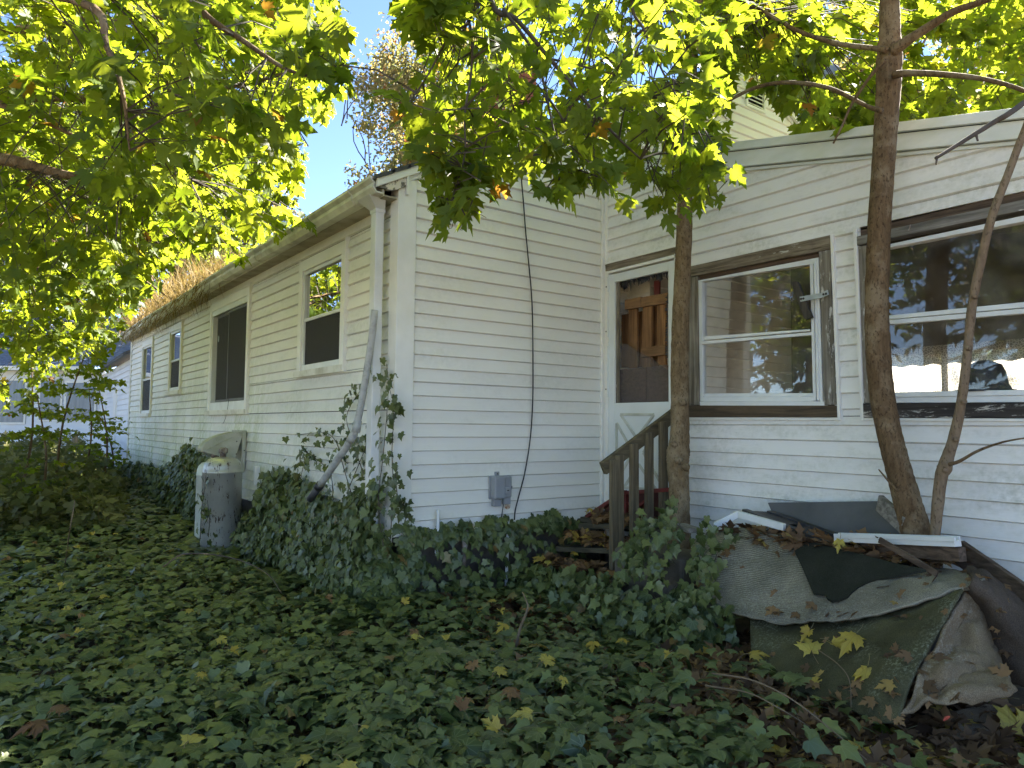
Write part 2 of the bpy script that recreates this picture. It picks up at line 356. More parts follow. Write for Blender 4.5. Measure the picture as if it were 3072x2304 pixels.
# ------------------------------------------------------------------ ground
def smooth(a, b, x): t = np.clip((np.asarray(x, float) - a) / (b - a), 0, 1); return t * t * (3 - 2 * t)
def gz(x, y):
    x = np.asarray(x, float); y = np.asarray(y, float)
    base = .03 + .13 * smooth(-2.6, -.2, y) + .05 * smooth(1.6, 2.4, x) * smooth(-.8, .6, y) + .12 * smooth(2, 9, -x)
    return base + .025 * snoise(x, y, .8)
def make_ground():
    xs = np.concatenate([np.linspace(-400, -20, 14), np.linspace(-19.5, 8, 90), np.linspace(9, 400, 14)])
    ys = np.concatenate([np.linspace(-400, -9, 14), np.linspace(-8.8, 9, 70), np.linspace(10, 400, 14)])
    X, Y = np.meshgrid(xs, ys); Z = gz(X, Y); n = len(xs)
    f = [(j * n + i, j * n + i + 1, (j + 1) * n + i + 1, (j + 1) * n + i) for j in range(len(ys) - 1) for i in range(n - 1)]
    o = mobj("ground", np.stack([X, Y, Z], -1).reshape(-1, 3), f, m_ground, None, True); return tag(o, "bare brown leaf-strewn soil under the ivy and trees", "ground", kind="structure")
def ground_mat():
    s = N("ground_soil"); s.rough(.95); co = s.coord()
    cc = s.ramp(s.noise(co, 9, 6), .3, .7, (.035, .024, .015, 1), (.085, .06, .038, 1))
    far = s.ramp(s.noise(co, .5, 5), .4, .6, (.20, .165, .085, 1), (.30, .235, .14, 1))  # pale ground out of view, added to bounce warm sunlight onto the walls
    xs = s.n("SeparateXYZ"); s.l(co, xs.inputs[0]); f = s.math('MULTIPLY', s.math('SUBTRACT', s.math('ABSOLUTE', s.math('ADD', xs.outputs[1], 0)), 4.0), .3); f.node.use_clamp = True
    s.col(s.mix(f, cc, far)); s.bump(s.noise(co, 30, 5), .6, .02); return s.m
m_ground = ground_mat(); make_ground()

# ------------------------------------------------------------------ the house
WP = 2.07                                                       # plane of the porch's door wall
house = thing("house", (0, 0, .2), "long white vinyl-sided single-storey house with an enclosed porch", "house")
def cut(x0, x1, z0, z1, ops):
    zs = sorted({z0, z1, *[z for o in ops for z in o[2:] if z0 < z < z1]}); out = []
    for a, b in zip(zs, zs[1:]):
        iv = [(x0, x1)]
        for o in ops:
            if o[2] < b - 1e-6 and o[3] > a + 1e-6:
                iv = [q for p in iv for q in ((p[0], min(p[1], o[0])), (max(p[0], o[1]), p[1])) if q[1] - q[0] > .004]
        out.append((a, b, iv))
    res = []
    for a, b, iv in out:
        if res and res[-1][2] == iv: res[-1] = (res[-1][0], b, iv)
        else: res.append((a, b, iv))
    return [(p[0], p[1], a, b) for a, b, iv in res for p in iv]
def clip(poly, a, b):                                           # keep z <= a + b*s
    out = []
    for i, p in enumerate(poly):
        q = poly[(i + 1) % len(poly)]; dp = a + b * p[0] - p[1]; dq = a + b * q[0] - q[1]
        if dp >= 0: out.append(p)
        if (dp > 0) != (dq > 0) and abs(dp - dq) > 1e-9:
            t = dp / (dp - dq); out.append((p[0] + (q[0] - p[0]) * t, p[1] + (q[1] - p[1]) * t))
    return out
MAPS = {'left': lambda s, z, o: (s, -o, z), 'gable': lambda s, z, o: (o, s, z), 'porch': lambda s, z, o: (s, WP - o, z), 'back': lambda s, z, o: (s, 5.0 + o, z)}
def siding(wname, m, mp, s0, s1, zlo, zhi, e, phase, ops, clips, thick=.10, wallmat=None):
    wall = MB()
    for (a, b, c, d) in cut(s0, s1, zlo, zhi, ops):
        poly = [(a, c), (b, c), (b, d), (a, d)]
        for cl in clips: poly = clip(poly, *cl)
        if len(poly) > 2:
            p = [np.array(mp(s, z, -.001)) for s, z in poly]; off = np.array(mp(0, 0, -thick)) - np.array(mp(0, 0, -.001)); wall.prism(p, off)
    w = wall.build(wname, wallmat or m_dark, house)
    k0 = math.ceil((zlo - phase) / e - .999); z = phase + k0 * e
    while z < zhi:
        za, zb = max(z, zlo), min(z + e, zhi); dz = random.uniform(-.0012, .0012)
        if zb - za > .01:
            for (a, b, c, d) in cut(s0, s1, za, zb, ops):
                poly = [(a, c), (b, c), (b, d), (a, d)]
                for cl in clips: poly = clip(poly, *cl)
                if len(poly) < 3 or max(q[1] for q in poly) - min(q[1] for q in poly) < .006: continue
                fo = lambda zz: .001 + .019 * (1 - (zz - z) / e)
                B = MB()
                for lo, hi, g in ((-9, z + .008, lambda zz: .006 + .0145 * (zz - z) / .008), (z + .008, 99, fo)):      # butt edge rolled under, then the face
                    q = clip(poly, hi, 0); q = [(s, -zz) for s, zz in clip([(s, -zz) for s, zz in q], -lo, 0)] if lo > -9 else q
                    q = [(s, -zz) for s, zz in q] if lo > -9 and q and q[0][1] < 0 else q
                    if len(q) < 3: continue
                    n = len(q); B.add([mp(s, zz + dz, g(zz)) for s, zz in q] + [mp(s, zz + dz, .0) for s, zz in q], [tuple(range(n)), tuple(range(2 * n - 1, n - 1, -1))] + [(i, i + n, (i + 1) % n + n, (i + 1) % n) for i in range(n)])
                B.build("siding_board", m, w)
        z += e
    return w
WIN = [(-10.37, -9.30, 1.62, 3.01), (-7.93, -7.00, 1.95, 3.05), (-5.33, -3.58, 1.615, 3.07), (-1.99, -.90, 1.945, 3.045)]
siding("wall", m_sid_l, MAPS['left'], -11.70, -.02, .66, 3.17, .1044, 2.866, WIN, [])
RK = lambda y: 3.397 + .52 * y if y < 4.2 else 3.397 + .52 * (8.4 - y)
siding("wall", m_sid_g, MAPS['gable'], .03, 8.38, .70, 5.6, .1024, 2.745, [(4.15, 4.5, 5.02, 5.32), (.03, 0.128, .7, 3.3)], [(3.32, .52), (3.32 + .52 * 8.4, -.52)])
DOOR = (.03, .93, .62, 2.96); PW1 = (.935, 2.185, 1.595, 2.782); PW2 = (2.37, 4.9, 1.59, 2.80)
FB = (3.735, -.2005)                                           # underside of the porch's raking fascia: z = a + b*x
siding("wall", m_sid_p, MAPS['porch'], .015, 5.2, .40, 3.75, .1033, 1.53, [DOOR, PW1, PW2], [FB])
# foundation, far walls, end walls
MB().box((-11.65, .06, -.3), (-.06, .30, .68)).build("foundation", m_conc, house)
MB().box((-.26, .30, -.3), (-.06, 8.3, .70)).build("foundation", m_conc, house)
MB().box((-11.7, 8.3, -.3), (0, 8.4, 3.4)).build("wall", m_sid_g, house)
MB().prism([(-11.6, .1, -.3), (-11.6, 8.3, -.3), (-11.6, 8.3, 3.3), (-11.6, 4.2, 5.45), (-11.6, .1, 3.3)], (-.1, 0, 0)).build("wall", m_sid_l, house)
MB().box((-11.5, .2, .60), (-.2, 8.2, .70)).build("floor", m_dark, house)
# main roof: two slabs with shingle courses on the visible edge
for sgn, nm in ((1, 0), (-1, 1)):
    yy = lambda y: y if sgn > 0 else 8.4 - y
    b = MB(); lo, hi = -.235, 4.2
    for k in range(34):
        y0 = lo + (hi - lo) * k / 34; y1 = lo + (hi - lo) * (k + 1) / 34 + .02
        z0, z1 = 3.397 + .52 * y0, 3.397 + .52 * y1
        b.prism([(-11.85, yy(y0), z0 + .012), (-11.85, yy(y1), z1 + .004), (-11.85, yy(y1), z1 - .022), (-11.85, yy(y0), z0 - .016)], (11.93, 0, 0))
    b.build("roof", m_shing, house)
def rake(y0, y1, x0, x1, top, bot, nm, m):
    b = MB(); b.prism([(x0, y0, RK(y0) - top), (x0, y1, RK(y1) - top), (x0, y1, RK(y1) - bot), (x0, y0, RK(y0) - bot)], (x1 - x0, 0, 0)); return b.build(nm, m, house, bevel=.004)
rake(-.215, 4.2, .034, .066, .016, .078, "rake_fascia", m_trim); rake(4.2, 8.6, .034, .066, .016, .078, "rake_fascia", m_trim)
rake(.06, 4.15, .008, .030, .07, .118, "rake_trim", m_trim); rake(4.2, 8.3, .008, .030, .07, .118, "rake_trim", m_trim)
# boxed eave return with peeling paint, soffit and fascia
s = N("peeling_return"); s.rough(.8); co = s.coord((1, 1, 1)); gw = s.noise(s.coord((20, 2, 20)), 2, 6); cg = s.ramp(gw, .3, .7, (.08, .075, .06, 1), (.22, .20, .17, 1))
s.col(s.mix(s.ramp(s.noise(s.coord((1, 5, 5)), 2.2, 5, .7), .50, .53), cg, (.66, .60, .50))); m_peel = s.m
MB().prism([H(1050 + x / 6.637, 450 + y / 6.637, 'x', .048) for x, y in ((548, 560), (548, 735), (620, 750), (820, 800), (900, 795), (1120, 718), (1120, 440), (640, 575))], (-.03, 0, 0)).build("eave_return", m_peel, house)
MB().box((.028, .026, 3.20), (.062, .044, 3.385)).build("trim", m_trim, house)
MB().box((-11.7, -.13, 3.166), (.01, .02, 3.178)).build("soffit", m_soff, house)
MB().box((-11.75, -.142, 3.17), (.01, -.13, 3.30)).build("fascia", m_trimd, house)
# gutter (K profile), sagging a little, with clips
gp = [(-.146, 3.295), (-.146, 3.175), (-.205, 3.175), (-.232, 3.215), (-.228, 3.245), (-.258, 3.268), (-.258, 3.29), (-.246, 3.29), (-.246, 3.274), (-.216, 3.25), (-.22, 3.222), (-.2, 3.187), (-.155, 3.187), (-.155, 3.295)]
g = MB(); n = len(gp); xs = np.linspace(-11.75, .03, 40)
for x in xs:
    sag = .008 * math.sin(x * 1.3) - .012 * smooth(5, 11, -x)
    for (y, z) in gp: g.v.append((x, y, z + sag))
for i in range(len(xs) - 1):
    for k in range(n): g.f.append((i * n + k, i * n + (k + 1) % n, (i + 1) * n + (k + 1) % n, (i + 1) * n + k))
g.f += [tuple(range(n)), tuple((len(xs) - 1) * n + k for k in range(n))[::-1]]
gut = g.build("gutter", m_trimd, house)
for x in (-.34, -1.55, -2.75, -4.0, -5.2):
    c = MB(); pr = [(y + (-.004 if y < -.15 else 0), z - .003) for y, z in gp[1:7]]
    c.tube([(x, y, z) for y, z in pr], .007, 6).build("gutter_strap", m_trimd, gut)
# corner posts
def corner(name, pts, z0, z1, m): b = MB(); b.prism([(x, y, z0) for x, y in pts], (0, 0, z1 - z0)); return b.build(name, m, house, bevel=.004)
corner("corner_post", [(-.10, -.001), (-.10, -.024), (.026, -.024), (.026, .128), (.0, .128), (.0, -.001)], .70, 3.33, m_trim)
corner("corner_post", [(-11.72, .0), (-11.72, -.024), (-11.58, -.024), (-11.58, .0)], .62, 3.2, m_trimd)
corner("inner_corner_trim", [(.001, WP - .055), (.028, WP - .055), (.028, WP - .02), (.055, WP - .02), (.055, WP - .001), (.001, WP - .001)], .68, 3.75, m_trim)
# downspout with outlet
dsx, dsy = -.17, -.095
b = MB().box((dsx - .045, dsy - .035, .25), (dsx + .045, dsy + .035, 3.10)); ds = b.build("downspout", m_down, house, bevel=.008)
b = MB(); b.prism([(dsx - .05, dsy - .04, 3.085), (dsx + .05, dsy - .04, 3.085), (dsx + .05, dsy + .04, 3.085), (dsx - .05, dsy + .04, 3.085)], (0, 0, .03))
b.add([(dsx - .048, dsy - .038, 3.11), (dsx + .048, dsy - .038, 3.11), (dsx + .048, dsy + .038, 3.11), (dsx - .048, dsy + .038, 3.11), (dsx - .09, -.225, 3.18), (dsx + .12, -.225, 3.18), (dsx + .12, -.09, 3.18), (dsx - .09, -.09, 3.18)],
      [(0, 1, 5, 4), (1, 2, 6, 5), (2, 3, 7, 6), (3, 0, 4, 7), (4, 5, 6, 7)])
b.build("outlet", m_down, ds)
# ---- windows of the long wall
def lwin(x0, x1, z0, z1, kind):
    w = thing_part("window", house)
    F = lambda nm, a, b, c, d, yo, yi, m, bv=.003: MB().box((a, yo, c), (b, yi, d)).build(nm, m, w, bevel=bv)
    cw = .085
    F("casing", x0, x0 + cw, z0 + .05, z1, -.034, .02, m_trim); F("casing", x1 - cw, x1, z0 + .05, z1, -.034, .02, m_trim)
    F("casing", x0 + cw, x1 - cw, z1 - .10, z1, -.033, .02, m_trim); F("sill", x0 - .02, x1 + .01, z0 - .005, z0 + .055, -.058, .02, m_trimd)
    F("j_channel", x1 + .001, x1 + .018, z0 - .005, z1 + .03, -.042, .0, m_trim); F("j_channel", x0 - .018, x0 - .001, z0 - .005, z1 + .02, -.03, .0, m_trim)
    a, b, c, d = x0 + cw, x1 - cw, z0 + .056, z1 - .10
    if kind == 'slider':
        fr = .04
        F("frame", a, b, c, c + .10, -.026, .05, m_alu); F("frame", a, b, d - .07, d, -.026, .05, m_alu); F("frame", a, a + fr, c + .10, d - .07, -.024, .05, m_alu)
        F("frame", b - .02, b, c + .10, d - .07, -.024, .05, m_alu)
        mid = (a + b) / 2 - .02
        for (p, q, y) in ((a + fr + .10, mid + .02, .022), (mid - .02, b - .02, -.002)):
            zt, zb = d - .075, c + .105
            for r in ((p, p + .028, zb, zt), (q - .028, q, zb, zt), (p + .028, q - .028, zb, zb + .03), (p + .028, q - .028, zt - .03, zt)):
                F("sash", r[0], r[1], r[2], r[3], y - .01, y + .012, m_darkalu, .002)
            F("pane", p + .028, q - .028, zb + .03, zt - .03, y + .001, y + .005, m_glassd, 0); F("screen", p + .028, q - .028, zb + .03, zt - .03, y - .0045, y - .0035, m_screen, 0)
        o = MB().lathe((0, 0, 0), [(.028, 0), (.028, .003)], 20); st = o.build("round_sticker", mat("sticker", (.35, .42, .45), None), w)
        st.data.transform(Matrix.Translation((a + .24, -.006 + .012, z0 + .98)) @ Matrix.Rotation(math.pi / 2, 4, 'X') @ Matrix.Diagonal((.9, 1.5, 1, 1)))
        MB().tube([(mid + .18, -.03, c + .13), (mid + .17, -.045, c - .02), (mid + .10, -.05, c - .13), (mid + .02, -.05, c - .17)], .0025, 5, 4).build("loose_wire", m_rubber, w)
    else:
        fr = .035; mz = c + (d - c) * .49
        for r in ((a, a + fr, c, d), (b - fr, b, c, d), (a + fr, b - fr, d - .035, d), (a + fr, b - fr, c, c + .055)): F("frame", r[0], r[1], r[2], r[3], -.018, .04, m_alu)
        F("meeting_rail", a + fr, b - fr, mz, mz + .03, -.012, .03, m_alu)
        F("pane", a + fr, b - fr, mz + .03, d - .035, .006, .010, m_glass, 0); F("pane", a + fr, b - fr, c + .055, mz, .016, .020, m_glassd, 0)
        F("screen", a + fr, b - fr, c + .055, mz, .000, .001, m_screen, 0)
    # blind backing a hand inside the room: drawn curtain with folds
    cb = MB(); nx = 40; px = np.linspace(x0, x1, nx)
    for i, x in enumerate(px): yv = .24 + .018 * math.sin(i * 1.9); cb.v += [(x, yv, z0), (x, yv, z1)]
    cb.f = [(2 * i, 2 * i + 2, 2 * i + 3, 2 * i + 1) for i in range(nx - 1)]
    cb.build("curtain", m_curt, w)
def thing_part(name, parent):
    o = bpy.data.objects.new(name, None); COL.objects.link(o); o.empty_display_size = .1; par(o, parent); WL[o.name] = Vector((0, 0, 0)); return o
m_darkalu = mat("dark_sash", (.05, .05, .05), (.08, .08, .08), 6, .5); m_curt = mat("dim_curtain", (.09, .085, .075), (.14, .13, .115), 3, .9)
for i, q in enumerate(WIN): lwin(*q, 'slider' if i == 2 else 'hung')
# louvre vent near the gable's top
v = thing_part("louvre_vent", house)
for a, c in (((.001, 4.15, 5.02), (.03, 4.5, 5.05)), ((.001, 4.15, 5.29), (.03, 4.5, 5.32)), ((.001, 4.15, 5.05), (.03, 4.18, 5.29)), ((.001, 4.47, 5.05), (.03, 4.5, 5.29))): MB().box(a, c).build("frame", m_trim, v)
for k in range(5): MB().prism([(.0, 4.18, 5.09 + k * .045), (.024, 4.18, 5.06 + k * .045), (.024, 4.18, 5.066 + k * .045), (.0, 4.18, 5.096 + k * .045)], (0, .29, 0)).build("slat", m_trimd, v)
# ---- chimney of single bricks
ch = thing_part("chimney", house); c0 = H(1468, 300, 'x', -1.5); cx0, cy0 = -1.75, c0[1]; cw, cd = .44, .5
MB().box((cx0 + .012, cy0 + .012, 3.9), (cx0 + cd - .012, cy0 + cw - .012, 5.36)).build("mortar_core", m_mortar, ch)
bm_me = {}
def brick(x, y, z, lx, ly):
    key = (round(lx, 3), round(ly, 3))
    if key not in bm_me:
        o = MB().box((0, 0, 0), (lx, ly, .057)).build("brick", m_brick, ch); bm_me[key] = o.data
    else: o = bpy.data.objects.new("brick", bm_me[key]); COL.objects.link(o); par(o, ch)
    o.location = (x, y, z)
for k in range(17):
    z = 4.22 + k * .067; sh = (k % 2) * .11
    for j in range(2): brick(cx0 + cd - .1, cy0 + j * .225 + (0 if k % 2 else .0), z, .10, .215)
    for j in range(2): brick(cx0 + sh * .5 + j * .205, cy0, z, .19, .095)
MB().box((cx0 - .04, cy0 - .04, 5.36), (cx0 + cd + .04, cy0 + cw + .04, 5.44)).build("cap", m_conc, ch)

# ------------------------------------------------------------------ enclosed porch
pr = MB(); ft = lambda x: 3.925 - .2115 * x
pr.prism([(.02, WP - .08, ft(0)), (5.35, WP - .08, ft(5.35)), (5.35, WP - .08, ft(5.35) - .03), (.02, WP - .08, ft(0) - .03)], (0, 3.1, 0)).build("porch_roof", m_shing, house)
fb = lambda x: FB[0] + FB[1] * x
pf = MB()
pf.prism([(.03, WP - .055, fb(0) - .0), (5.3, WP - .055, fb(5.3)), (5.3, WP - .055, ft(5.3) - .055), (.03, WP - .055, ft(0) - .055)], (0, .054, 0)).build("porch_fascia", m_fascia, house, bevel=.004)
MB().prism([(.03, WP - .085, ft(0) - .052), (5.32, WP - .085, ft(5.32) - .052), (5.32, WP - .085, ft(5.32) + .008), (.03, WP - .085, ft(0) + .008)], (0, .03, 0)).build("drip_edge", m_fascia, house, bevel=.003)
MB().prism([(.06, WP - .028, fb(.06) - .022), (5.2, WP - .028, fb(5.2) - .022), (5.2, WP - .028, fb(5.2) - .002), (.06, WP - .028, fb(.06) - .002)], (0, .02, 0)).build("trim", m_fascia, house)
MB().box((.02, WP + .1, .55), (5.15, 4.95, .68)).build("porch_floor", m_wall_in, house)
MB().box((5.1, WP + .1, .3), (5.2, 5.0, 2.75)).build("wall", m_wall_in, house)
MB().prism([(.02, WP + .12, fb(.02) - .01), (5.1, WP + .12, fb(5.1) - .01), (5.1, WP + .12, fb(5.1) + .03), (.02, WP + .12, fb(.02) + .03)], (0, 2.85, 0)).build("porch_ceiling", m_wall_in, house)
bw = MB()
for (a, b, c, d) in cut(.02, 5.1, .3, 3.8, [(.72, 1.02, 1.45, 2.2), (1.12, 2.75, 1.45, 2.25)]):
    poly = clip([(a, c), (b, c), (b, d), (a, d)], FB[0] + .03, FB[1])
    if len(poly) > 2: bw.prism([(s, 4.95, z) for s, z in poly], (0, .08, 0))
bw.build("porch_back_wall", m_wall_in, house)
MB().box((.0, WP + .01, -.2), (5.1, WP + .12, .40)).build("foundation", m_conc, house)
for x in (1.62, 2.32): MB().box((x, 4.96, 1.42), (x + .05, 5.0, 2.3)).build("mullion", m_wx, house)
fn = thing("wooden_fence", (1.5, 8.0, 0), "pale board fence behind the porch, seen through the wide window", "fence")
m_fence = wood_mat("pale_fence", 'z', (.24, .19, .13), (.50, .42, .30))
for k in range(38): MB().box((-.9 + k * .152, 8.0 + random.uniform(-.004, .004), .1), (-.755 + k * .152, 8.022, 2.02 + random.uniform(-.02, .02))).build("board", m_fence, fn)
for z in (.5, 1.6): MB().box((-.9, 8.023, z), (4.9, 8.06, z + .09)).build("rail", m_fence, fn)
# lace valance across the back window
lv = N("lace"); lv.rough(.9); lv.col((.75, .72, .62)); vo = lv.n("TexVoronoi", feature='DISTANCE_TO_EDGE'); vo.inputs["Scale"].default_value = 48; lv.l(lv.coord((1, .01, 1)), vo.inputs["Vector"])
tr = lv.n("BsdfTransparent"); tl = lv.n("BsdfTranslucent"); tl.inputs[0].default_value = (.8, .76, .65, 1); mx = lv.n("MixShader"); mx2 = lv.n("MixShader"); mx2.inputs[0].default_value = .5
lv.l(lv.p.outputs[0], mx2.inputs[1]); lv.l(tl.outputs[0], mx2.inputs[2]); lv.l(lv.ramp(vo.outputs[0], .05, .09, (1, 1, 1, 1), (.42, .42, .42, 1)), mx.inputs[0]); lv.l(tr.outputs[0], mx.inputs[1]); lv.l(mx2.outputs[0], mx.inputs[2]); lv.l(mx.outputs[0], lv.out.inputs[0])
vb = MB(); xs = np.linspace(1.12, 4.6, 90)
for i, x in enumerate(xs): vb.v += [(x, 4.90 + .012 * math.sin(i * 1.3), 1.83 + .05 * abs(math.sin(i * .35))), (x, 4.90 + .012 * math.sin(i * 1.3), 2.32)]
vb.f = [(2 * i, 2 * i + 2, 2 * i + 3, 2 * i + 1) for i in range(len(xs) - 1)]
cv = vb.build("lace_valance", lv.m); tag(cv, "lace valance hanging in the porch's back window", "curtain")
# ---- storm door and header
Z3 = lambda x, y: (1780 + x / 3.3188, 740 + y / 3.3188)
QP("door_header", m_wx, [Z3(118, 180), Z3(960, -32), Z3(960, 35), Z3(122, 246)], WP - .022, .05, house)
QP("trim", m_trim, [Z3(112, 160), Z3(960, -52), Z3(960, -34), Z3(112, 178)], WP - .03, .03, house)
door = thing_part("door", house)
QP("frame", m_trim, [Z3(122, 250), Z3(900, 53), Z3(900, 90), Z3(128, 272)], WP - .035, .07, door, bevel=.003)
QP("frame", m_trim, [Z3(122, 272), Z3(148, 268), Z3(142, 2560), Z3(110, 2560)], WP - .035, .07, door, bevel=.003)
xr = .80
def dz(px, py): p = H(*Z3(px, py), 'y', WP - .03); return p[0], p[2]
dl, dt = dz(152, 285); wl, wt = dz(213, 354); wr, _ = dz(744, 237); _, wb = dz(203, 1558); dr = .845; db = .80
def dbox(nm, a, b, c, d, m, yo=-.03, th=.035, bv=.004): return MB().box((a, WP + yo, c), (b, WP + yo + th, d)).build(nm, m, door, bevel=bv)
m_door = mat("white_door", (.70, .73, .73), (.64, .67, .66), 3, .4, .03, 20)
dbox("stile", dl, wl, db, dt, m_door); dbox("stile", wr, dr, db, dt, m_door); dbox("rail", wl, wr, wt, dt, m_door); dbox("kick_panel", wl, wr, db, wb, m_door)
dbox("insert_frame", wl, wl + .03, wb, wt, m_wz, -.012, .02, 0); dbox("jamb", dr + .002, dr + .05, db - .1, dt + .05, m_trim, -.035, .07)
m_mould = mat("mossy_moulding", (.40, .41, .34), (.55, .56, .50), 8, .7)
# crossbuck mouldings
Z4 = lambda x, y: (1700 + x / 2.5517, 1100 + y / 2.5517)
def tri(a, b, c):
    P = [H(*Z4(*q), 'y', WP - .03) for q in (a, b, c)]
    for i in range(3):
        MB().bar(P[i], P[(i + 1) % 3], .024, .022, (0, 1, 0)).build("moulding", m_mould, door, bevel=.004)
tri((415, 365), (670, 368), (538, 548)); tri((385, 432), (385, 880), (508, 655)); tri((722, 432), (722, 890), (590, 658)); tri((442, 925), (690, 945), (552, 745))
for (px, py) in ((128, 400), (126, 845), (124, 1420)): MB().box(*[tuple(H(*Z3(px, py), 'y', WP - .037) + np.array(o)) for o in ((-.006, 0, -.006), (.006, .01, .006))]).build("screw", m_dark, door)
for (y0, y1) in ((300, 450), (540, 900), (990, 1500)):
    QP("hinge", m_door, [Z3(137, y0), Z3(149, y0 - 3), Z3(146, y1), Z3(134, y1)], WP - .042, .012, door)
# things behind the screen: pine pallet, strand board, torn plastic and torn insect screen
pal = thing("wooden_pallet", H(*Z3(500, 1200), 'y', WP + .16), "rough pine pallet boards propped upright behind the open storm door screen", "pallet")
def zq(nm, m, pts, y, th, p): return QP(nm, m, [Z3(*q) for q in pts], WP + y, th, p)
for (a, b, t0, t1) in ((350, 432, 600, 1210), (490, 578, 560, 1230), (637, 716, 545, 1180)): zq("board", m_board, [(a, t0), (b, t0 - 20), (b, t1 - 6), (a, t1)], .10, .025, pal)
zq("board", m_board, [(280, 680), (350, 668), (350, 1200), (280, 1200)], .18, .02, pal); zq("board", m_board, [(440, 650), (492, 640), (492, 1200), (440, 1200)], .18, .02, pal); zq("board", m_board, [(582, 590), (640, 580), (640, 1200), (582, 1200)], .18, .02, pal)
zq("crosspiece", m_boardx, [(312, 530), (472, 498), (472, 600), (314, 628)], .06, .035, pal); zq("crosspiece", m_boardx, [(476, 505), (742, 455), (740, 560), (476, 600)], .065, .03, pal)
zq("crosspiece", m_boardx, [(470, 1010), (715, 975), (712, 1075), (470, 1105)], .06, .035, pal); zq("board", m_red, [(604, 340), (655, 330), (655, 480), (604, 490)], .14, .02, pal)
ob = zq("strand_board", m_osb, [(250, 1225), (528, 1200), (528, 1800), (250, 1800)], .085, .012, None); tag(ob, "reddish brown strand board panel behind the lower door screen", "board")
ob = zq("strand_board", m_osb, [(531, 1200), (800, 1178), (800, 1800), (531, 1800)], .085, .012, None); tag(ob, "strand board panel with dark patch nearest the tree trunk in the door", "board")
ob = zq("inner_siding_panel", m_sid_g, [(228, 380), (560, 330), (560, 1200), (228, 1200)], .30, .02, house)
for k in range(7): zq("board", m_sid_g, [(228, 400 + k * 118), (560, 350 + k * 118), (560, 455 + k * 118), (228, 508 + k * 118)], .285 , .012, ob)
tp = MB()
for k in range(30):
    px = 225 + 17.5 * k; top = 352 - (px - 213) * .216 + 4; L = random.uniform(25, 95) * (1.25 if px < 450 else 1)
    a = H(*Z3(px - 14, top), 'y', WP + .01); b2 = H(*Z3(px + 16, top - 6), 'y', WP + .012); c = H(*Z3(px + random.uniform(-25, 25), top + L), 'y', WP + random.uniform(.0, .04)); d = H(*Z3(px + random.uniform(-8, 30), top + L * .7), 'y', WP + random.uniform(.0, .05))
    tp.add([a, b2, d, c], [(0, 1, 2, 3)])
for k in range(22):
    py = 400 + 10 * k; side = 236
    a = H(*Z3(side, py), 'y', WP + .01); b2 = H(*Z3(side, py + 18), 'y', WP + .012); c = H(*Z3(side + random.uniform(10, 36), py + random.uniform(5, 30)), 'y', WP + random.uniform(0, .03)); tp.add([a, b2, c], [(0, 1, 2)])
for k in range(30):
    py = 470 + 21 * k
    a = H(*Z3(742, py), 'y', WP + .01); b2 = H(*Z3(742, py + 30), 'y', WP + .012); c = H(*Z3(742 - random.uniform(8, 36), py + random.uniform(5, 40)), 'y', WP + random.uniform(0, .03)); tp.add([a, b2, c], [(0, 1, 2)])
o = tp.build("torn_plastic", m_black, None); so = o.modifiers.new("thick", 'SOLIDIFY'); so.thickness = .002; tag(o, "torn black plastic strips fringing the door's screen opening", "plastic sheet", kind="stuff")
scv = [Z3(242, 980), Z3(330, 965), Z3(420, 1090), Z3(560, 1130), Z3(690, 1195), Z3(742, 1230), Z3(742, 1555), Z3(245, 1555)]
o = mobj("torn_screen", [H(*q, 'y', WP + .015) for q in scv], [tuple(range(8))], m_screend, door)
fl = MB(); fl.add([H(*Z3(330, 965), 'y', WP + .014), H(*Z3(420, 1090), 'y', WP + .013), H(*Z3(560, 1130), 'y', WP + .013), H(*Z3(440, 1040), 'y', WP - .01), H(*Z3(690, 1195), 'y', WP + .012), H(*Z3(600, 1120), 'y', WP - .008)], [(0, 1, 3), (1, 2, 3), (2, 4, 5), (2, 5, 3)]); fl.build("screen_flap", m_screend, door)
# ---- porch window beside the trunk
Z5 = lambda x, y: (2050 + x / 2.676, 680 + y / 2.676)
w = thing_part("window", house)
def wq(nm, m, pts, yo, th, bv=.003): return QP(nm, m, [Z5(*q) for q in pts], WP + yo, th, w, bevel=bv)
wq("header", m_wx, [(-20, 335), (1176, 66), (1178, 180), (-20, 418)], -.028, .08); wq("post", m_wz, [(30, 412), (112, 398), (128, 1432), (38, 1436)], -.022, .07)
wq("post", m_wzp, [(1086, 200), (1178, 184), (1226, 1430), (1130, 1432)], -.024, .07); wq("sill", m_wxq, [(20, 1436), (1232, 1436), (1232, 1530), (20, 1528)], -.034, .08)
wq("j_channel", m_trim, [(1176, 62), (1198, 58), (1260, 1554), (1236, 1554)], -.036, .036); wq("apron_trim", m_trim, [(45, 1531), (1236, 1534), (1238, 1556), (50, 1550)], -.03, .03)
wq("recess", m_brownb, [(112, 402), (1086, 202), (1086, 250), (112, 440)], .01, .04)
wq("frame", m_alu, [(118, 432), (1086, 246), (1086, 292), (118, 446)], -.012, .05); wq("frame", m_alu, [(118, 446), (150, 441), (158, 1400), (134, 1400)], -.012, .05)
wq("frame", m_alu, [(1013, 304), (1040, 299), (1064, 1398), (1040, 1398)], -.016, .05); wq("frame", m_alu, [(1044, 268), (1060, 264), (1090, 1396), (1070, 1396)], -.026, .05); wq("frame", m_alu, [(1064, 262), (1084, 258), (1118, 1402), (1094, 1402)], -.018, .05)
wq("meeting_rail", m_alu, [(136, 920), (1030, 846), (1030, 871), (138, 946)], -.018, .04); wq("upper_sash_rail", m_alu, [(150, 882), (1018, 822), (1018, 838), (150, 912)], .004, .03)
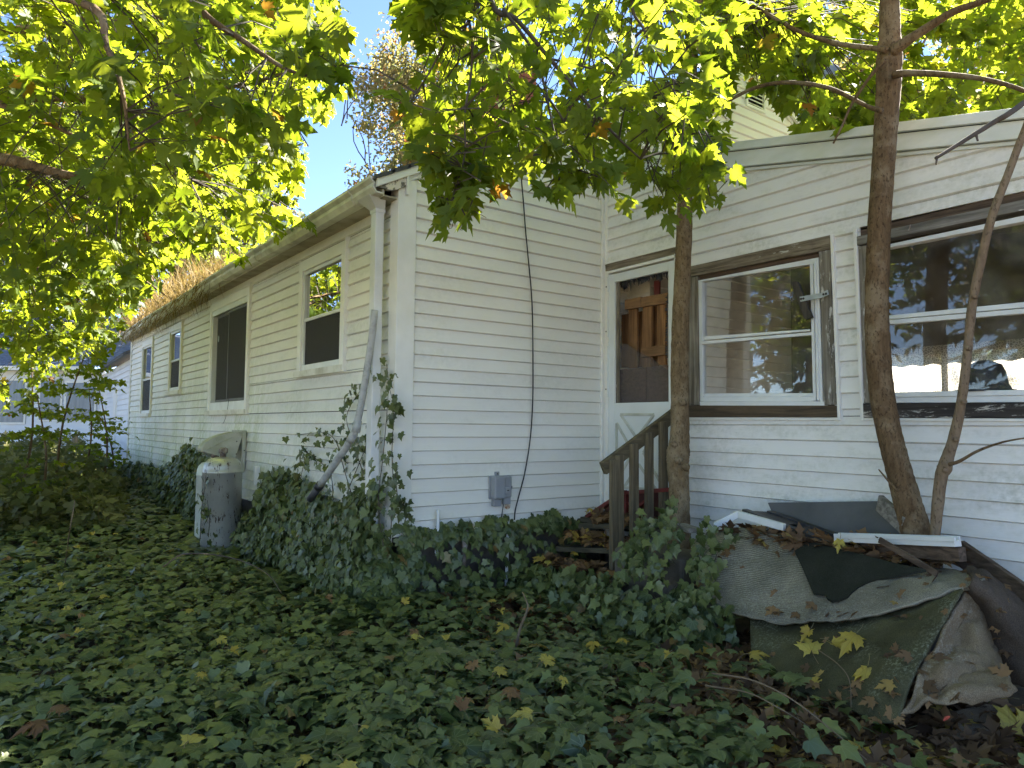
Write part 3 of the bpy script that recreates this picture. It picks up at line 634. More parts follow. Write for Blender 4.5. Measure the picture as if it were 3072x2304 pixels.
wq("frame", m_alu, [(150, 1366), (1042, 1362), (1044, 1402), (152, 1402)], -.016, .05); wq("lower_sash_rail", m_alu, [(158, 1338), (1040, 1336), (1042, 1362), (160, 1366)], .0, .03)
wq("sill_flashing", m_alu, [(130, 1403), (1128, 1402), (1130, 1440), (132, 1436)], -.03, .05)
wq("pane", m_glass, [(150, 444), (1014, 300), (1018, 824), (150, 884)], .018, .004, 0); wq("pane", m_glass, [(152, 944), (1030, 872), (1040, 1338), (160, 1340)], .006, .004, 0)
sb = thing("hanging_stick", H(*Z5(980, 600), 'y', WP - .1), "black weathered stick held across the window by a punched metal strap", "stick")
QP("stick", wood_mat("charred_stick", 'z', (.018, .015, .012), (.07, .06, .045)), [Z5(862, 446), Z5(912, 436), Z5(1030, 728), Z5(970, 746)], WP - .07, .03, sb, bevel=.003)
QP("metal_strap", mat("galvanised", (.42, .44, .46), (.30, .31, .33), 15, .35, 0, 40, .8), [Z5(933, 562), Z5(1098, 534), Z5(1158, 508), Z5(1166, 545), Z5(1104, 572), Z5(938, 602)], WP - .078, .005, sb)
for q in ((945, 580), (964, 577), (1124, 543), (1145, 538)): MB().lathe((0, 0, 0), [(.008, 0), (.006, .004)], 10).build("bolt", m_dark, sb).data.transform(Matrix.Translation(H(*Z5(*q), 'y', WP - .079)) @ Matrix.Rotation(math.pi / 2, 4, 'X'))
# ---- the wide porch window
Z8 = lambda x, y: (2500 + x / 2.3706, 600 + y / 2.3706)
w2 = thing_part("window", house)
def vq(nm, m, pts, yo, th, bv=.003): return QP(nm, m, [Z8(*q) for q in pts], WP + yo, th, w2, bevel=bv)
vq("header", m_wgx, [(155, 262), (2300, -215), (2300, -130), (155, 326)], -.035, .08); vq("upper_header", m_brownb, [(168, 222), (2300, -300), (2300, -216), (168, 262)], .0, .04)
vq("j_channel", m_trim, [(138, 206), (164, 203), (214, 1567), (190, 1567)], -.036, .036); vq("post", m_wzp, [(172, 330), (262, 318), (300, 1444), (208, 1444)], -.022, .07)
vq("sill", m_wxp, [(208, 1446), (2300, 1432), (2300, 1556), (212, 1548)], -.034, .08); vq("apron_trim", m_trim, [(212, 1550), (2300, 1558), (2300, 1582), (214, 1570)], -.03, .03)
vq("frame", m_alu, [(262, 342), (2300, -92), (2300, -32), (262, 366)], -.012, .06); vq("frame", m_alu, [(262, 366), (300, 360), (335, 1400), (300, 1400)], -.012, .06)
vq("meeting_rail", m_alu, [(300, 862), (2300, 690), (2300, 732), (300, 893)], -.018, .04); vq("upper_sash_rail", m_alu, [(300, 830), (2300, 632), (2300, 682), (300, 856)], .008, .03)
vq("frame", m_alu, [(300, 1370), (2300, 1330), (2300, 1376), (300, 1404)], -.02, .06); vq("sill_flashing", m_alu, [(285, 1405), (2300, 1377), (2300, 1432), (290, 1444)], -.012, .05)
vq("pane", m_glass, [(300, 362), (2300, -34), (2300, 640), (300, 834)], .022, .004, 0); vq("pane", m_glassd, [(300, 892), (2300, 730), (2300, 1334), (320, 1372)], .006, .004, 0)
MB().tube([H(*Z8(548, 178), 'y', WP - .036), H(*Z8(545, 196), 'y', WP - .05), H(*Z8(535, 218), 'y', WP - .05)], .004, 5).build("bent_nail", m_rust, w2)
# dark hat and small clock on the sill inside
hb = H(*Z8(1080, 1345), 'y', WP + .16)
o = MB().lathe((hb[0], hb[1], hb[2] - .02), [(.20, 0), (.13, .02), (.115, .05), (.105, .11), (.085, .16), (.03, .185), (.0, .18)], 24).build("hat", m_black, None, True); o.scale = (1, 1, 1); tag(o, "dark brimmed hat sitting inside on the wide window's sill", "hat")
MB().box((hb[0] - .3, hb[1] - .16, hb[2] - .06), (hb[0] + 1, hb[1] + .24, hb[2] - .021)).build("window_shelf", m_wall_in, house)

# ------------------------------------------------------------------ things against the house
ZT = lambda x, y: (550 + x / 3.16, 1250 + y / 3.16)             # pixel helpers for the zoomed studies of the photograph
ZU = lambda x, y: (1420 + x / 4.148, 1380 + y / 4.148)
ZB = lambda x, y: (2048 + x / 2.16, 1536 + y / 2.16)
def tank(px, r, y, m, ztop, label, zb):
    c = H(px, 1500, 'y', y); t = thing("gas_tank", (c[0], y, zb), label, "gas tank", "gas tanks beside the long wall")
    h = ztop - zb
    prof = [(r * .82, -.02), (r * .82, .05), (r * .9, .07), (r, .12), (r, h - .16), (r * 1.012, h - .158), (r * 1.012, h - .145), (r, h - .143), (r * .985, h - .10), (r * .9, h - .055), (r * .72, h - .02), (r * .4, h - .004), (r * .12, h)]
    MB().lathe((c[0], y, zb), prof, 48).build("cylinder", m, t, True)
    MB().lathe((c[0], y, zb), [(r * .83, -.03), (r * .83, .05), (r * .8, .05), (r * .8, -.03)], 32).build("foot_ring", m, t)
    MB().lathe((c[0], y, zb + h - .004), [(.03, 0), (.03, .04), (.045, .045), (.045, .09), (.02, .1)], 16).build("valve", m_rust, t, True)
    return c
c1 = tank(665, .192, -.40, m_tank, 1.16, "rust-flecked silver gas tank standing in ivy by the long wall", .16)
c2 = tank(641, .185, -.31, m_tank2, 1.09, "paler gas tank mostly hidden behind the silver tank", .16)
# sheet metal hood over the valves, fixed to the wall
hd = thing("valve_hood", (-3.9, -.03, 1.0), "mossy sheet metal hood fixed to the wall above the gas tanks", "metal hood")
def hprof(t, w): a = t * math.pi / 2; return (-.04 - w * math.sin(a) ** 1.0, 1.415 - (1 - math.cos(a)) * .215)
hv = []; XS = np.linspace(-4.10, -3.62, 13); NT = 12
for x in XS:
    u = (x + 4.10) / .48; w = .44 * (0.45 + .55 * math.sin(min(1, u * 1.5) * math.pi / 2))
    dz = -.10 * (1 - min(1, u * 1.6)) ** 2
    for k in range(NT): y, z = hprof(k / (NT - 1), w); hv.append((x, y, z + dz))
hf = [(i * NT + k, i * NT + k + 1, (i + 1) * NT + k + 1, (i + 1) * NT + k) for i in range(len(XS) - 1) for k in range(NT - 1)]
o = mobj("curved_top", hv, hf, m_hood, hd, True); so = o.modifiers.new("t", 'SOLIDIFY'); so.thickness = .006
sp = [hv[(len(XS) - 1) * NT + k] for k in range(NT)]; sp = [(-3.617, y, z) for _, y, z in sp] + [(-3.617, -.13, 1.10)]
MB().prism(sp, (.005, 0, 0)).build("side_panel", m_hood, hd)
MB().tube([(-3.61, -.07, 1.40), (-3.61, -.46, 1.20)], .004, 5).build("seam", m_hood, hd); 
for xs_ in (-4.05,):
    i = int(np.argmin(abs(XS - xs_))); MB().tube([np.array(hv[i * NT + k]) + (0, -.003, .004) for k in range(NT)], .005, 5).build("seam", m_hood, hd)
MB().box((-4.12, -.032, 1.0), (-3.575, -.022, 1.43)).build("back_plate", m_hood, hd); MB().box((-3.60, -.06, .96), (-3.575, -.032, 1.43)).build("flange", m_hood, hd)
for q in ((-3.608, -.12, 1.30), (-3.608, -.12, 1.16), (-3.571, -.045, 1.2)): MB().box(q, tuple(np.array(q) + (.006, .012, .012))).build("rivet", m_dark, hd)
MB().tube([(-3.2, -.38, 1.17), (-3.35, -.3, 1.24), (-3.7, -.2, 1.22), (-3.9, -.08, 1.25)], .008, 6, 5).build("copper_line", m_rust, hd)
gt = MB().box((-3.05, -.09, .86), (-3.005, -.03, 1.06)).build("regulator_box", m_down, None, bevel=.01); tag(gt, "small pale regulator on the wall right behind the gas tanks", "regulator")
# fallen grey drain pipe
pp = thing("drain_pipe", (-1.1, -.3, .9), "grey plastic drain pipe leaning loose beside the downspout with a dark open end", "pipe")
P = [(1124, 930, -.155), (1117, 1000, -.16), (1101, 1110, -.17), (1082, 1220, -.185), (1071, 1272, -.19), (1066, 1295, -.195)]
MB().tube([H(a, b, 'y', c) for a, b, c in P], [.026] * 6, 16, 5).build("upper_pipe", m_pvc, pp, True)
P2 = [(1066, 1293, -.195), (1058, 1310, -.2), (1040, 1340, -.21), (958, 1459, -.27)]
MB().tube([H(a, b, 'y', c) for a, b, c in P2], [.0275] * 4, 16, 5).build("lower_pipe", m_pvc, pp, True)
MB().tube([H(1074, 1262, 'y', -.187), H(1068, 1296, 'y', -.195)], .031, 16).build("coupling", m_pvc, pp, True); MB().tube([H(1062, 1302, 'y', -.197), H(1050, 1324, 'y', -.204)], .031, 16).build("coupling", m_pvc, pp, True)
MB().tube([H(962, 1453, 'y', -.267), H(954, 1464, 'y', -.272)], .0345, 16).build("collar", m_black, pp, True)
MB().tube([H(956, 1461, 'y', -.271), H(930, 1498, 'y', -.29)], .030, 16).build("adapter", mat("dark_adapter", (.045, .047, .055), (.07, .07, .075), 6, .5), pp, True)
# grey telephone box on the gable wall
ub = thing("utility_box", (.02, .92, .9), "grey plastic telephone utility box on the gable wall", "utility box")
ZUw = lambda x, y, xx=.02: H(*ZU(x, y), 'x', xx)
yl, ym, yr = ZUw(192, 300)[1], ZUw(336, 300)[1], ZUw(438, 300)[1]; zt, zb_ = ZUw(300, 192)[2], ZUw(300, 482)[2]
MB().box((.016, yl, zb_), (.035, yr, zt)).build("back_plate", m_grey, ub, bevel=.004)
MB().box((.035, yl + .004, zb_ + .004), (.10, ym, zt - .002)).build("cover", m_grey, ub, bevel=.014); MB().box((.035, ym + .001, zb_ + .01), (.075, yr - .004, zt - .006)).build("side_cover", m_grey, ub, bevel=.01)
MB().box((.075, ym - .006, zt - .135), (.104, ym + .035, zt - .09)).build("latch", m_grey, ub, bevel=.004); MB().box((.104, ym + .008, zt - .118), (.106, ym + .026, zt - .110)).build("latch_slot", m_dark, ub)
MB().box((.016, ym - .055, zt), (.026, ym - .015, zt + .03)).build("hanging_tab", m_grey, ub); MB().box((.026, ym - .039, zt + .008), (.030, ym - .029, zt + .018)).build("screw", m_dark, ub)
MB().box((.02, yl + .025, zb_ - .055), (.06, yl + .095, zb_ + .002)).build("cable_entry", m_grey, ub, bevel=.004); MB().box((.02, ym + .015, zb_ - .045), (.055, ym + .08, zb_ + .012)).build("cable_entry", m_grey, ub, bevel=.004)
MB().box((.04, yr - .004, zt - .105), (.055, yr + .012, zt - .085)).build("bolt", m_dark, ub)
MB().tube([(.04, ym + .02, zb_ - .04), (.04, ym + .005, zb_ - .12), (.03, ym - .005, zb_ - .25), (.03, ym + .01, zb_ - .45)], .004, 6, 4).build("wire", m_rubber, ub)
ov = MB().lathe((0, 0, 0), [(.026, 0), (.026, .008), (.02, .012)], 20).build("outlet_plate", mat("rusty_plate", (.62, .55, .46), (.30, .14, .06), 40, .7, lo=.45, hi=.6)); q = ZUw(424, 572)
ov.data.transform(Matrix.Translation((.018, q[1], q[2])) @ Matrix.Rotation(math.pi / 2, 4, 'Y')); tag(ov, "round rust-stained plate on the siding under the utility box", "plate")
CB = [(1556, 425), (1561, 500), (1570, 602), (1577, 694), (1584, 768), (1596, 907), (1599, 1092), (1598, 1208), (1591, 1314), (1575, 1416), (1556, 1490), (1546, 1530), (1543, 1560)]
o = MB().tube([H(a, b, 'x', .035) for a, b in CB], .0055, 8, 4).build("hanging_cable", m_rubber, None, True); tag(o, "black cable hanging down the gable wall's siding", "cable")
for nm, px, y0, y1, r, m, lab in (("conduit", 1522, 1560, 1760, .012, m_down, "thin grey conduit dropping from the box past the foundation"), ("vent_pipe", 1394, 1590, 1700, .021, m_rust, "rusty iron pipe stub against the dark foundation"), ("conduit", 1313, 1530, 1660, .013, m_down, "white conduit through ivy near the house corner")):
    o = MB().tube([H(px + 2, y0, 'x', .05), H(px, (y0 + y1) / 2, 'x', .05), H(px - 4, y1, 'x', .05)], r, 12, 4).build(nm, m, None, True); tag(o, lab, "pipe")
# ------------------------------------------------------------------ wooden steps with their rail
st = thing("wooden_steps", (.5, 1.3, .15), "weathered wooden entry steps strewn with leaves", "steps")
for (pl, prr, y, w_, zl) in (((1608, 1712), (1840, 1742), 1.16, .24, 0), ((1668, 1640), (1840, 1646), 1.38, .22, 0), ((1735, 1571), (1840, 1573), 1.57, .2, 0)):
    a, b2 = H(*pl, 'y', y), H(*prr, 'y', y); b2 = b2 + (b2 - a) * .1
    MB().prism([a, b2, b2 - (0, 0, .038), a - (0, 0, .038)], (0, w_, 0)).build("tread", m_tread, st, bevel=.003)
MB().box((.06, 1.74, .70), (.98, 2.04, .74)).build("landing", m_tread, st)
MB().prism([(.0, 1.1, .1), (.0, 2.0, .1), (.0, 2.0, .72), (.0, 1.75, .72)], (.03, 0, 0)).build("stringer", m_tread, st); MB().prism([(.93, 1.1, .1), (.93, 2.0, .1), (.93, 2.0, .72), (.93, 1.75, .72)], (.035, 0, 0)).build("stringer", m_tread, st)
RX = .86
ra, rb = H(*Z4(278, 780), 'x', RX), H(*Z4(850, 345), 'x', RX); MB().bar(ra, rb, .04, .098).build("handrail", m_raily, st, bevel=.004)
for k, (x0, x1, t, bt) in enumerate(((350, 398, 714, 1560), (394, 440, 676, 1490), (503, 554, 588, 1260), (620, 668, 504, 1220), (728, 778, 418, 1200))):
    QP("baluster", m_rail, [Z4(x0, t + 4), Z4(x1, t), Z4(x1, bt), Z4(x0, bt)], RX + .058, -.036, st, 'x', .003)
# red rack on the landing
rk = thing("red_rack", (.5, 1.9, .74), "dark red slatted wooden rack with crossed braces leaning on the landing", "rack")
def rb_(a, b, w, h, nm, y): MB().bar(H(*Z4(*a), 'y', y), H(*Z4(*b), 'y', y), w, h, (0, 1, 0)).build(nm, m_red, rk, bevel=.002)
rb_((160, 1150), (450, 958), .03, .055, "sloping_rail", 1.78); rb_((445, 965), (800, 940), .03, .05, "top_rail", 1.80); rb_((445, 1020), (640, 1160), .02, .035, "brace", 1.82); rb_((640, 1000), (440, 1160), .02, .035, "brace", 1.84)
rb_((455, 970), (455, 1200), .025, .03, "upright", 1.80); rb_((640, 960), (640, 1190), .025, .03, "upright", 1.80)
QP("back_panel", mat("dark_red_panel", (.05, .012, .011), (.08, .018, .016), 6, .7), [Z4(300, 1060), Z4(450, 975), Z4(800, 955), Z4(800, 1240), Z4(250, 1240)], 1.90, .015, rk)
o = MB().box((1.0, 1.22, .0), (1.62, 1.62, .66)).build("concrete_pier", m_conc, None, bevel=.02); tag(o, "dark grey concrete block beside the steps under hanging ivy", "concrete block")
o = MB().bar(H(*Z4(855, 1215), 'y', 1.35), H(*Z4(985, 1255), 'y', 1.3), .1, .03).build("plank_offcut", m_wgx, None, bevel=.003); tag(o, "short grey plank end lying on the concrete block by the trunk", "plank")
# ------------------------------------------------------------------ heap of carpets and boards
DRP = []
def drape(name, rows, m, label, res=7, thick=.014, amp=.008, seed=0):
    G = np.array([[H(*ZB(x, y), 'y', d) for x, y, d in r] for r in rows])
    def up(A):
        out = []; n = len(A); E = np.concatenate([[2 * A[0] - A[1]], A, [2 * A[-1] - A[-2]]])
        for i in range(n - 1):
            for k in range(res):
                t = k / res; p0, p1, p2, p3 = E[i], E[i + 1], E[i + 2], E[i + 3]
                out.append(.5 * (2 * p1 + (p2 - p0) * t + (2 * p0 - 5 * p1 + 4 * p2 - p3) * t * t + (3 * p1 - p0 - 3 * p2 + p3) * t ** 3))
        out.append(A[-1]); return np.array(out)
    S = up(G); S = np.swapaxes(up(np.swapaxes(S, 0, 1)), 0, 1); nr, nc = S.shape[:2]
    wv = snoise(S[..., 0] * 4 + seed, S[..., 1] * 4 + S[..., 2] * 3, 1.3, seed); cr = lambda q: np.clip(1 - np.abs(np.sin(q)) * 3.2, 0, 1) ** 2; wv = wv + 1.1 * cr(S[..., 0] * 3.1 + S[..., 1] * 5 + seed) - .9 * cr(S[..., 2] * 7 - S[..., 0] * 2.3 + seed * 2) + .6 * snoise(S[..., 0] * 11 + seed, S[..., 1] * 9 - S[..., 2] * 12, 1.2, seed + 1) + .35 * snoise(S[..., 0] * 23, S[..., 2] * 25 + S[..., 1] * 13, 1.1, seed + 3); S[..., 2] += amp * wv; S[..., 1] += amp * .7 * snoise(S[..., 0] * 5, S[..., 2] * 6, 1.1, seed + 2)
    f = [(i * nc + j, i * nc + j + 1, (i + 1) * nc + j + 1, (i + 1) * nc + j) for i in range(nr - 1) for j in range(nc - 1)]
    o = mobj(name, S.reshape(-1, 3), f, m, None, True); uv = o.data.uv_layers.new(name="uv"); flat = np.array([(j / nc * 2, i / nr) for i in range(nr) for j in range(nc)])
    uv.data.foreach_set('uv', flat[np.array([v for q in f for v in q])].ravel())
    so = o.modifiers.new("t", 'SOLIDIFY'); so.thickness = thick; DRP.append(S.reshape(-1, 3)); return tag(o, label, "carpet")
drape("olive_carpet", [[(440, 560, 1.40), (700, 640, 1.38), (1100, 600, 1.36), (1500, 520, 1.34), (1845, 470, 1.32)], [(450, 870, 1.02), (760, 830, 1.06), (1100, 800, 1.06), (1450, 740, 1.04), (1800, 560, 1.10)],
      [(470, 1010, .86), (760, 1010, .88), (1080, 980, .86), (1400, 930, .84), (1640, 820, .92)], [(640, 1130, .74), (820, 1130, .74), (1080, 1170, .70), (1340, 1140, .68), (1500, 1080, .72)],
      [(900, 1230, .66), (1020, 1270, .64), (1180, 1320, .62), (1330, 1355, .58), (1405, 1345, .58)]], m_cgreen, "dark olive carpet speckled with lichen at the heap's front", 10, .016, .009, 1)
drape("tan_carpet", [[(1830, 470, 1.24), (1880, 520, 1.26), (1960, 640, 1.30), (2010, 760, 1.32)], [(1660, 820, .93), (1760, 830, 1.06), (1900, 900, 1.02), (2060, 1000, 1.13)],
      [(1560, 990, .82), (1700, 1010, .80), (1880, 1045, .95), (2130, 1080, .93)], [(1490, 1180, .70), (1640, 1190, .77), (1850, 1150, .78), (2140, 1150, .92)], [(1400, 1350, .60), (1560, 1260, .68), (1800, 1230, .76), (1890, 1220, .80)]],
      m_cbrown, "tan carpet folded over at the heap's right corner", 10, .016, .022, 5)
drape("brown_carpet_roll", [[(1850, 400, 1.45), (1950, 420, 1.45), (2100, 520, 1.48), (2300, 700, 1.5)], [(1880, 440, 1.2), (1990, 520, 1.2), (2120, 700, 1.22), (2300, 860, 1.25)], [(1870, 500, 1.24), (1960, 640, 1.25), (2060, 860, 1.22), (2300, 1010, 1.2)], [(1900, 560, 1.36), (1980, 800, 1.34), (2080, 1040, 1.25), (2300, 1130, 1.2)]],
      m_cdark, "dark brown carpet slumped against the wall at the heap's right end", 9, .02, .02, 8)
drape("grey_carpet", [[(60, 190, 1.50), (330, 118, 1.56), (760, 190, 1.58), (1200, 290, 1.58), (1600, 380, 1.58), (1930, 410, 1.5)], [(70, 350, 1.30), (350, 330, 1.36), (750, 400, 1.36), (1200, 430, 1.34), (1580, 450, 1.32), (1960, 450, 1.28)],
      [(110, 500, 1.20), (400, 550, 1.22), (800, 585, 1.20), (1200, 565, 1.18), (1600, 515, 1.18), (1900, 475, 1.20)], [(205, 605, 1.14), (560, 722, 1.12), (900, 718, 1.10), (1300, 662, 1.10), (1650, 560, 1.14), (1860, 495, 1.18)]],
      m_cgrey, "pale grey ribbed carpet draped over the junk heap", 10, .018, .008, 3)
mp_ = [(712, 232), (740, 210), (800, 200), (900, 222), (1010, 250), (1250, 312), (1420, 355), (1580, 388), (1490, 408), (1350, 432), (1220, 455), (1130, 505), (1070, 560), (1010, 585), (970, 590), (940, 572), (925, 545), (850, 538), (800, 420), (760, 330)]
def mat_y(y): return float(np.interp(y, [200, 300, 400, 500, 590], [1.56, 1.45, 1.335, 1.24, 1.165]))
mv = [H(*ZB(x, y), 'y', mat_y(y) - .02) for x, y in mp_]; b = MB().prism(mv, (0, -.004, .012)); o = b.build("rubber_mat", m_mat, None); tag(o, "dark torn triangle of rubber matting lying on the grey carpet", "mat")
def junk(nm, m, pts, y0, y1, off, label, cat):
    P = [H(*ZB(x, y), 'y', y0 if i < len(pts) / 2 else y1) for i, (x, y) in enumerate(pts)]; o = MB().prism(P, off).build(nm, m, None, bevel=.003); return tag(o, label, cat)
junk("grey_bin_panel", mat("slate_plastic", (.062, .064, .07), (.09, .092, .10), 5, .5), [(550, -60), (1300, -70), (1440, 170), (640, 150)], 1.88, 1.80, (0, .03, 0), "slate grey plastic panel lying against the wall behind the heap", "panel")
o = MB().bar(H(*ZB(1275, -60), 'y', 1.8), H(*ZB(1440, 90), 'y', 1.66), .03, .10).build("board_stub", m_wgx, None, bevel=.003); tag(o, "split grey board end sticking up beside the leaning trunk", "board")
fr = thing("white_frame", H(*ZB(350, 30), 'y', 1.6), "bent white aluminium frame angle on the heap behind the ivy", "frame")
MB().bar(H(*ZB(205, 90), 'y', 1.50), H(*ZB(360, 12), 'y', 1.62), .03, .045).build("bar", m_alu, fr, bevel=.004); MB().bar(H(*ZB(360, 14), 'y', 1.62), H(*ZB(660, 100), 'y', 1.60), .03, .045).build("bar", m_alu, fr, bevel=.004)
sh = thing("louvred_shutter", H(*ZB(800, 150), 'y', 1.6), "broken black louvred shutter lying across the top of the heap", "shutter")
A0, A1, B0, B1 = H(*ZB(400, -10), 'y', 1.66), H(*ZB(1220, 300), 'y', 1.60), H(*ZB(560, 0), 'y', 1.78), H(*ZB(1300, 260), 'y', 1.76)
MB().bar(A0, A1, .05, .022).build("stile", m_black, sh, bevel=.002); MB().bar(B0, B1, .05, .022).build("stile", m_black, sh, bevel=.002)
for k in range(15):
    t = .04 + k * .066
    if k in (5, 9): continue
    a, b2 = A0 + (A1 - A0) * t, B0 + (B1 - B0) * t; MB().bar(a, b2, .038, .006, (.35, 0, .94)).build("slat", m_black, sh)
al = thing("aluminium_frame", H(*ZB(1400, 190), 'y', 1.5), "white aluminium window channel on a brown board across the heap", "window frame")
a, b2 = H(*ZB(1000, 175), 'y', 1.60), H(*ZB(1785, 205), 'y', 1.42)
MB().bar(a, b2, .05, .03).build("channel", m_alu, al, bevel=.003); MB().bar(a + (0, -.028, .022), b2 + (0, -.028, .022), .012, .022).build("lip", m_alu, al, bevel=.002); MB().bar(a + (0, .02, .024), b2 + (0, .02, .024), .012, .022).build("lip", m_alu, al, bevel=.002)
o = MB().bar(H(*ZB(1130, 222), 'y', 1.62), H(*ZB(1815, 275), 'y', 1.44), .05, .07).build("brown_board", m_brownb, None, bevel=.003); tag(o, "brown board under the white aluminium channel", "board")
o = MB().bar(H(*ZB(1780, 250), 'y', 1.86), H(*ZB(2500, 760), 'y', 1.72), .035, .13).build("brown_board", m_brownb, None, bevel=.003); tag(o, "long brown plank sloping down along the siding at the far end of the heap", "board")
o = MB().bar(H(*ZB(1275, 180), 'y', 1.40), H(*ZB(1650, 400), 'y', 1.34), .012, .03).build("wood_strip", m_brownb, None); tag(o, "thin brown wooden strip lying slantwise on the heap's litter", "wood strip")
o = MB().tube([H(*ZB(1690, 1352), 'y', .62), H(*ZB(1708, 1335), 'y', .63), H(*ZB(1730, 1325), 'y', .64)], [.003, .007, .004], 8, 4).build("red_scrap", mat("red_plastic", (.35, .05, .03), None, rough=.4)); tag(o, "small bright red plastic scrap on the litter below the tan carpet", "scrap")
o = MB().prism([H(*ZB(1760, 1330), 'z', .24), H(*ZB(1960, 1280), 'z', .25), H(*ZB(2300, 1330), 'z', .24), H(*ZB(2300, 1480), 'z', .22), H(*ZB(2020, 1480), 'z', .22), H(*ZB(1900, 1560), 'z', .21), H(*ZB(1780, 1520), 'z', .22)], (0, 0, .025)).build("carpet_scrap", m_cbrown); tag(o, "flat tan carpet scrap on the ground at the lower edge of the heap", "carpet")
# satellite dish on the roof behind the porch
dish = thing("satellite_dish", (-.1, 6, 5.0), "grey satellite dish above the porch roof", "satellite dish")
dc = PD(2462, 250, 9.0); n_ = Vector((.55, -.35, .35)).normalized(); b = MB(); prof = [(.30 * k / 6, .10 * (k / 6) ** 2) for k in range(7)]; b.lathe((0, 0, 0), [(max(r, .001), z) for r, z in prof] + [(.30, .112), (.001, .012)], 32)
o = b.build("reflector", mat("dish_grey", (.30, .30, .33), (.26, .26, .29), 4, .5), dish, True); o.data.transform(Matrix.Translation(dc) @ n_.to_track_quat('Z', 'Y').to_matrix().to_4x4() @ Matrix.Diagonal((.95, 1.1, 1, 1)))
MB().tube([dc - (0, 0, .25), dc - np.array(n_) * .25 - (0, 0, .1), PD(2445, 335, 9.1), PD(2440, 460, 9.2)], .02, 8, 4).build("mast", m_grey, dish, True); MB().tube([dc - (0, 0, .26), dc + np.array(n_) * .35 - (0, 0, .2)], .012, 6).build("feed_arm", m_grey, dish)

# ------------------------------------------------------------------ neighbour's house, square to the view, at left
ND = 22.0
def NW(px, py, d=ND):
    p = np.array([CAM[0], CAM[1]]) + _fh * d + _rh * ((px - 1536) / FPX * d); return np.array([p[0], p[1], 1.5 - (py - 1272 - 8 * (px - 1536) / 1536) / FPX * d])
nb = thing("neighbour_house", NW(150, 1400), "white sided house with blue shingle roof behind the saplings", "house")
f3 = np.array([_fh[0], _fh[1], 0]); m_nsid = mat("neighbour_siding", (.78, .79, .80), (.70, .71, .72), 2, .5)
xL, xR = -700, 302
MB().prism([NW(xL, 1105), NW(xR, 1105), NW(xR, 1362), NW(xL, 1362)], f3 * .2).build("wall", m_nsid, nb)
nwo = nb.children[0]
for k in range(20):
    y0, y1 = 1110 + k * 12.6, 1122.3 + k * 12.6; p = [NW(xL, y0) - f3 * .006, NW(xR, y0) - f3 * .006, NW(xR, y1) - f3 * .03, NW(xL, y1) - f3 * .03]; MB().prism(p, f3 * .004).build("siding_board", m_nsid, nwo)
MB().prism([NW(xL, 1362) + f3 * .3, NW(xR - 20, 1362) + f3 * .3, NW(xR - 20, 1440) + f3 * .3, NW(xL, 1440) + f3 * .3], f3 * .2).build("foundation", m_dark, nb)
def nroof():
    b = MB(); e0, e1, r0, r1 = NW(xL, 1100) - f3 * .4, NW(395, 1100) - f3 * .4, NW(xL, 985) + f3 * 3.6, NW(360, 985) + f3 * 3.6
    r0[2] = r1[2] = e0[2] + 2.1; n = 30
    for k in range(n):
        t0, t1 = k / n, (k + 1) / n + .006; a, b2, c, d = e0 + (r0 - e0) * t0, e1 + (r1 - e1) * t0, e1 + (r1 - e1) * t1, e0 + (r0 - e0) * t1
        b.prism([a + (0, 0, .02), b2 + (0, 0, .02), c, d], (0, 0, -.03))
    return b.build("roof", mat("blue_shingle", (.10, .13, .22), (.17, .21, .32), 9, .8, .3, 60), nb)
nroof()
MB().prism([NW(xL, 1100) - f3 * .42, NW(300, 1100) - f3 * .42, NW(300, 1112) - f3 * .42, NW(xL, 1112) - f3 * .42], f3 * .05).build("fascia", m_trim, nb); MB().prism([NW(xL, 1112) - f3 * .4, NW(300, 1112) - f3 * .4, NW(300, 1112), NW(xL, 1112)], (0, 0, .03)).build("soffit", m_trimd, nb)
for (a, b2, c, d) in ((-60, 82, 1136, 1272), (118, 190, 1136, 1264), (196, 292, 1142, 1264), (-330, -120, 1136, 1268)):
    w_ = thing_part("window", nb); MB().prism([NW(a, c) - f3 * .05, NW(b2, c) - f3 * .05, NW(b2, d) - f3 * .05, NW(a, d) - f3 * .05], f3 * .03).build("frame", m_trim, w_)
    MB().prism([NW(a + 6, c + 5) - f3 * .06, NW(b2 - 6, c + 5) - f3 * .06, NW(b2 - 6, d - 6) - f3 * .06, NW(a + 6, d - 6) - f3 * .06], f3 * .005).build("pane", mat("neighbour_pane", (.10, .13, .17), (.16, .20, .25), 1.5, .25, stretch=(6, 6, .3)), w_)
wg = np.array([_fh[0] * -.83 + _rh[0] * .56, _fh[1] * -.83 + _rh[1] * .56, 0]); wa = NW(302, 1125); L = 8.2
MB().prism([wa, wa + wg * L, wa + wg * L - (0, 0, 3), wa - (0, 0, 3)], np.array([_rh[0], _rh[1], 0]) * .2).build("wing_wall", m_nsid, nb); ww = nb.children[-1]
for k in range(22):
    t = -k * .125; off = -np.array([_rh[0], _rh[1], 0]); MB().prism([wa + (0, 0, t) + off * .005, wa + wg * L + (0, 0, t) + off * .005, wa + wg * L + (0, 0, t - .122) + off * .03, wa + (0, 0, t - .122) + off * .03], -off * .004).build("siding_board", m_nsid, ww)
rr3 = np.array([_rh[0], _rh[1], 0])
MB().prism([wa - rr3 * .3 + (0, 0, .0), wa + wg * L - rr3 * .3, wa + wg * L + rr3 * 2 + (0, 0, .9), wa + rr3 * 2 + (0, 0, .9)], (0, 0, .06)).build("wing_roof", m_shing, nb)
